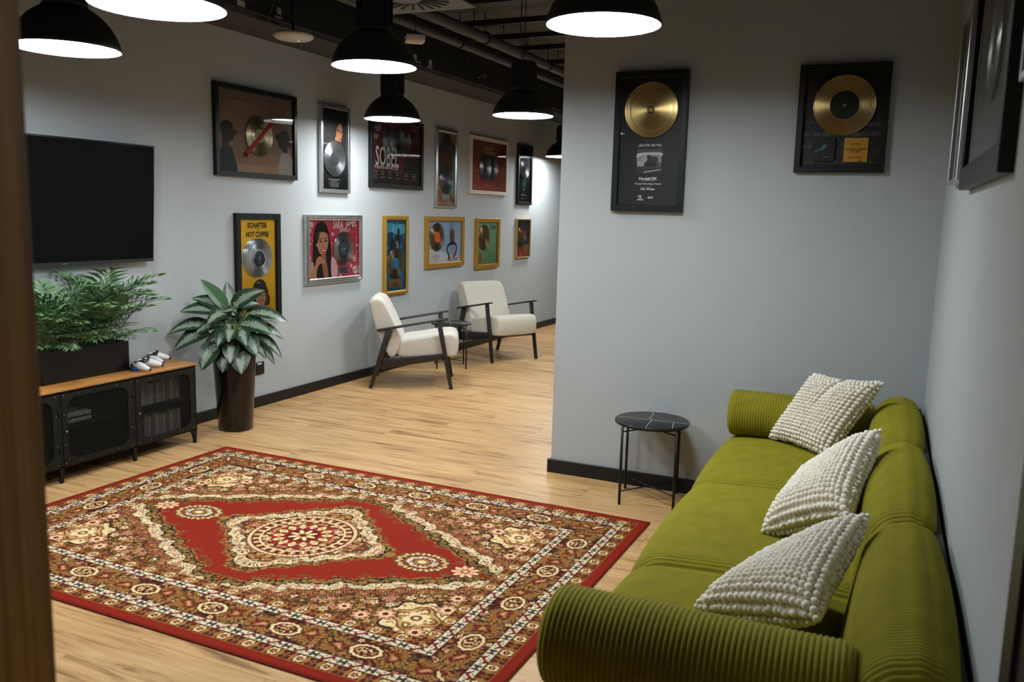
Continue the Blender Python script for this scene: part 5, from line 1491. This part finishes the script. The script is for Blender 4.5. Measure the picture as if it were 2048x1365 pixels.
    # red edge
    put(e < .048, RED); put((e > .0455) & (e < .048), GLD)
    def rosettes(lo, hi, per, seed):
        m = (e >= lo) & (e < hi); put(m, MAR); w_ = hi-lo; cc = (lo+hi)/2
        x = (t/per - np.floor(t/per) - .5)*per; y = e-cc; r = np.hypot(x, y); a = np.arctan2(y, x); k = np.floor(t/per).astype(int)
        ev = (k % 2 == 0)
        q = w_*.43*(1+.10*np.cos(6*a))
        put(m & ev & (r < q+.003), BLK); put(m & ev & (r < q), TAN); put(m & ev & (r < q*.86), CRM); put(m & ev & (r < q*.55*(1+.2*np.cos(5*a))), MAR); put(m & ev & (r < q*.25), PNK)
        q2 = w_*.40*(.72+.34*np.cos(4*a))
        put(m & ~ev & (r < q2+.003), BLK); put(m & ~ev & (r < q2), BRN); put(m & ~ev & (r < q2*.55), GLD); put(m & ~ev & (r < q2*.3), MAR)
        lf = m & (np.abs(np.abs(x)-per*.46) < .006+.004*np.cos(y*160)) ; put(lf, GLD)
        for b_ in (lo, hi): put((np.abs(e-b_) < .0022), GLD)
    rosettes(.048, .104, .058, 1); rosettes(.345, .400, .058, 2)
    def creamband(lo, hi, per):
        m = (e >= lo) & (e < hi); put(m, WHT); w_ = hi-lo; cc = (lo+hi)/2
        x = (t/per - np.floor(t/per) - .5)*per; y = (e-cc)
        k = np.floor(t/per).astype(int) % 2 == 0
        H = m & k & (((np.abs(np.abs(x)-.012) < .0055) & (np.abs(y) < w_*.38)) | ((np.abs(y) < .006) & (np.abs(x) < .014)) | (np.abs(np.abs(x)-.026)+np.abs(y) < .006))
        put(H, c(60,46,46))
        s_ = m & ~k & (np.abs(y - w_*.26*np.sin(x*2*math.pi/per*1.1)) < .0085) & (np.abs(x) < per*.46); put(s_, c(104,34,34))
        put(m & ~k & (np.hypot(np.abs(x)-.012, y*1.0+np.sign(x)*.010) < .005), GLD)
        for b_ in (lo, hi): put(np.abs(e-b_) < .0024, BLK)
    creamband(.104, .146, .060); creamband(.303, .345, .060)
    lo, hi = .146, .303; m = (e >= lo) & (e < hi); cc = (lo+hi)/2; w_ = hi-lo
    put(m, c(74,22,18))
    n1 = np.sin(t*95 + 2.4*np.sin(e*70)) * np.sin(e*95 + 2.0*np.sin(t*52)); put(m & (n1 > .35), BRN); put(m & (n1 > .66), GLD); put(m & (n1 < -.62), BLK)
    d_, a_, r1_, r2_ = cells(t, e, .034, 81); mm = m & (d_ < .32+.1*np.cos(5*a_)) & (r1_ < .42); put(mm, CRM); put(mm & (r2_ < .5), PNK); put(mm & (d_ < .12), MAR)
    per = .36; x = (t/per - np.floor(t/per) - .5)*per; y = e-cc
    # palmette fans either side
    for s in (-1, 1):
        dx, dy = x - s*.108 + .008*np.sin(e*120 + t*9), (y - s*.012) + .008*np.sin(t*95); r = np.hypot(dx/1.15, dy)*(1 + .16*np.sin(2*np.arctan2(dy, dx) + s)); a = np.arctan2(dy*s, dx*s)
        q = .062*(1+.05*np.cos(16*a)); mm = m & (r < q+.004); put(mm, BLK); mm = m & (r < q); put(mm, c(150,94,46)); put(mm & (np.cos(18*a+30*r) > .25), GLD); put(mm & (np.cos(18*a+30*r) < -.75), BLK)
        mm = m & (r < q*.55); put(mm, MAR); put(mm & (np.cos(7*a) > .1) & (r > q*.2), BRN); put(m & (r < q*.26), GLD); put(m & (r < q*.16), PNK)
        sp = m & (np.abs(r - .072 - .010*(a/math.pi)) < .0035) & (np.abs(a) < 2.5); put(sp, OLV)
    r = np.hypot(x/1.42, y); a = np.arctan2(y, x)
    q = .047*(1+.04*np.cos(12*a)); put(m & (r < q+.005), BLK); put(m & (r < q), TAN); put(m & (r < q*.94), CRM); put(m & (r < q*.76), c(92,50,26)); put(m & (r < q*.70), MAR)
    vn = vnoise(t*160, e*160, 33); put(m & (r < q*.62) & (vn > .52), TAN); put(m & (r < q*.62) & (vn > .72), CRM); put(m & (r < q*.62) & (vn < .22), BLK)
    # lower the saturation a touch with knot-to-knot variation
    out *= (.93 + .14*g.random(U.shape))[..., None]
    return out
ru_n, rv_n = 900, 632
us = np.linspace(-RU, RU, ru_n); vs = np.linspace(-RV, RV, rv_n)
UU, VV_ = np.meshgrid(us, vs, indexing='ij')
COL = rug_colours(UU, VV_)
lum = COL.mean(-1)
hz = .0085 + .0006*np.sin(UU*900)*np.sin(VV_*900) + .0008*rng.random(UU.shape)
ed = np.minimum(RU-np.abs(UU), RV-np.abs(VV_)); hz -= .004*np.clip(1-ed/.006, 0, 1)**2
verts = np.stack([UU, VV_, hz], -1).reshape(-1, 3)
idx = np.arange(ru_n*rv_n).reshape(ru_n, rv_n)
faces = np.stack([idx[:-1,:-1], idx[1:,:-1], idx[1:,1:], idx[:-1,1:]], -1).reshape(-1, 4)
me = bpy.data.meshes.new('rug_pile')
me.vertices.add(len(verts)); me.vertices.foreach_set('co', verts.ravel().astype(np.float32))
me.loops.add(faces.size); me.loops.foreach_set('vertex_index', faces.ravel().astype(np.int32))
me.polygons.add(len(faces)); me.polygons.foreach_set('loop_start', (np.arange(len(faces))*4).astype(np.int32))
me.polygons.foreach_set('loop_total', np.full(len(faces), 4, np.int32)) if hasattr(me.polygons[0], 'loop_total') and False else None
me.update(calc_edges=True)
ca = me.color_attributes.new('knots', 'FLOAT_COLOR', 'POINT')
ca.data.foreach_set('color', np.concatenate([COL.reshape(-1, 3), np.ones((len(verts), 1))], 1).ravel().astype(np.float32))
M_RUG = mat('woven_wool_knots', (.5,.2,.1), .95)
nt = M_RUG.node_tree; at = nt.nodes.new('ShaderNodeVertexColor'); at.layer_name = 'knots'
nt.links.new(at.outputs['Color'], nt.nodes['Principled BSDF'].inputs['Base Color'])
nt.nodes['Principled BSDF'].inputs['Specular IOR Level'].default_value = .15
me.materials.append(M_RUG)
rug = thing('persian_rug', 'red and beige Persian style rug with a central medallion on the floor', 'rug', (rug_c[0], rug_c[1], 0), math.radians(-.5))
tag(obj('pile', me, rug), kind='stuff')
b = MB(); G = []
for o_, z in ((.002, .001), (.0, .003), (.0, .007), (.002, .0088)):
    G.append([(-RU-.004+o_, -RV-.004+o_, z), (RU+.004-o_, -RV-.004+o_, z), (RU+.004-o_, RV+.004-o_, z), (-RU-.004+o_, RV+.004-o_, z)])
b.grid(G, smooth=False, wrap_v=True); b.f.append([3,2,1,0]); b.m.append(0); b.sm.append(False)
b.build('bound_edge', mat('rug_binding', srgb(130, 30, 22), .9), rug)
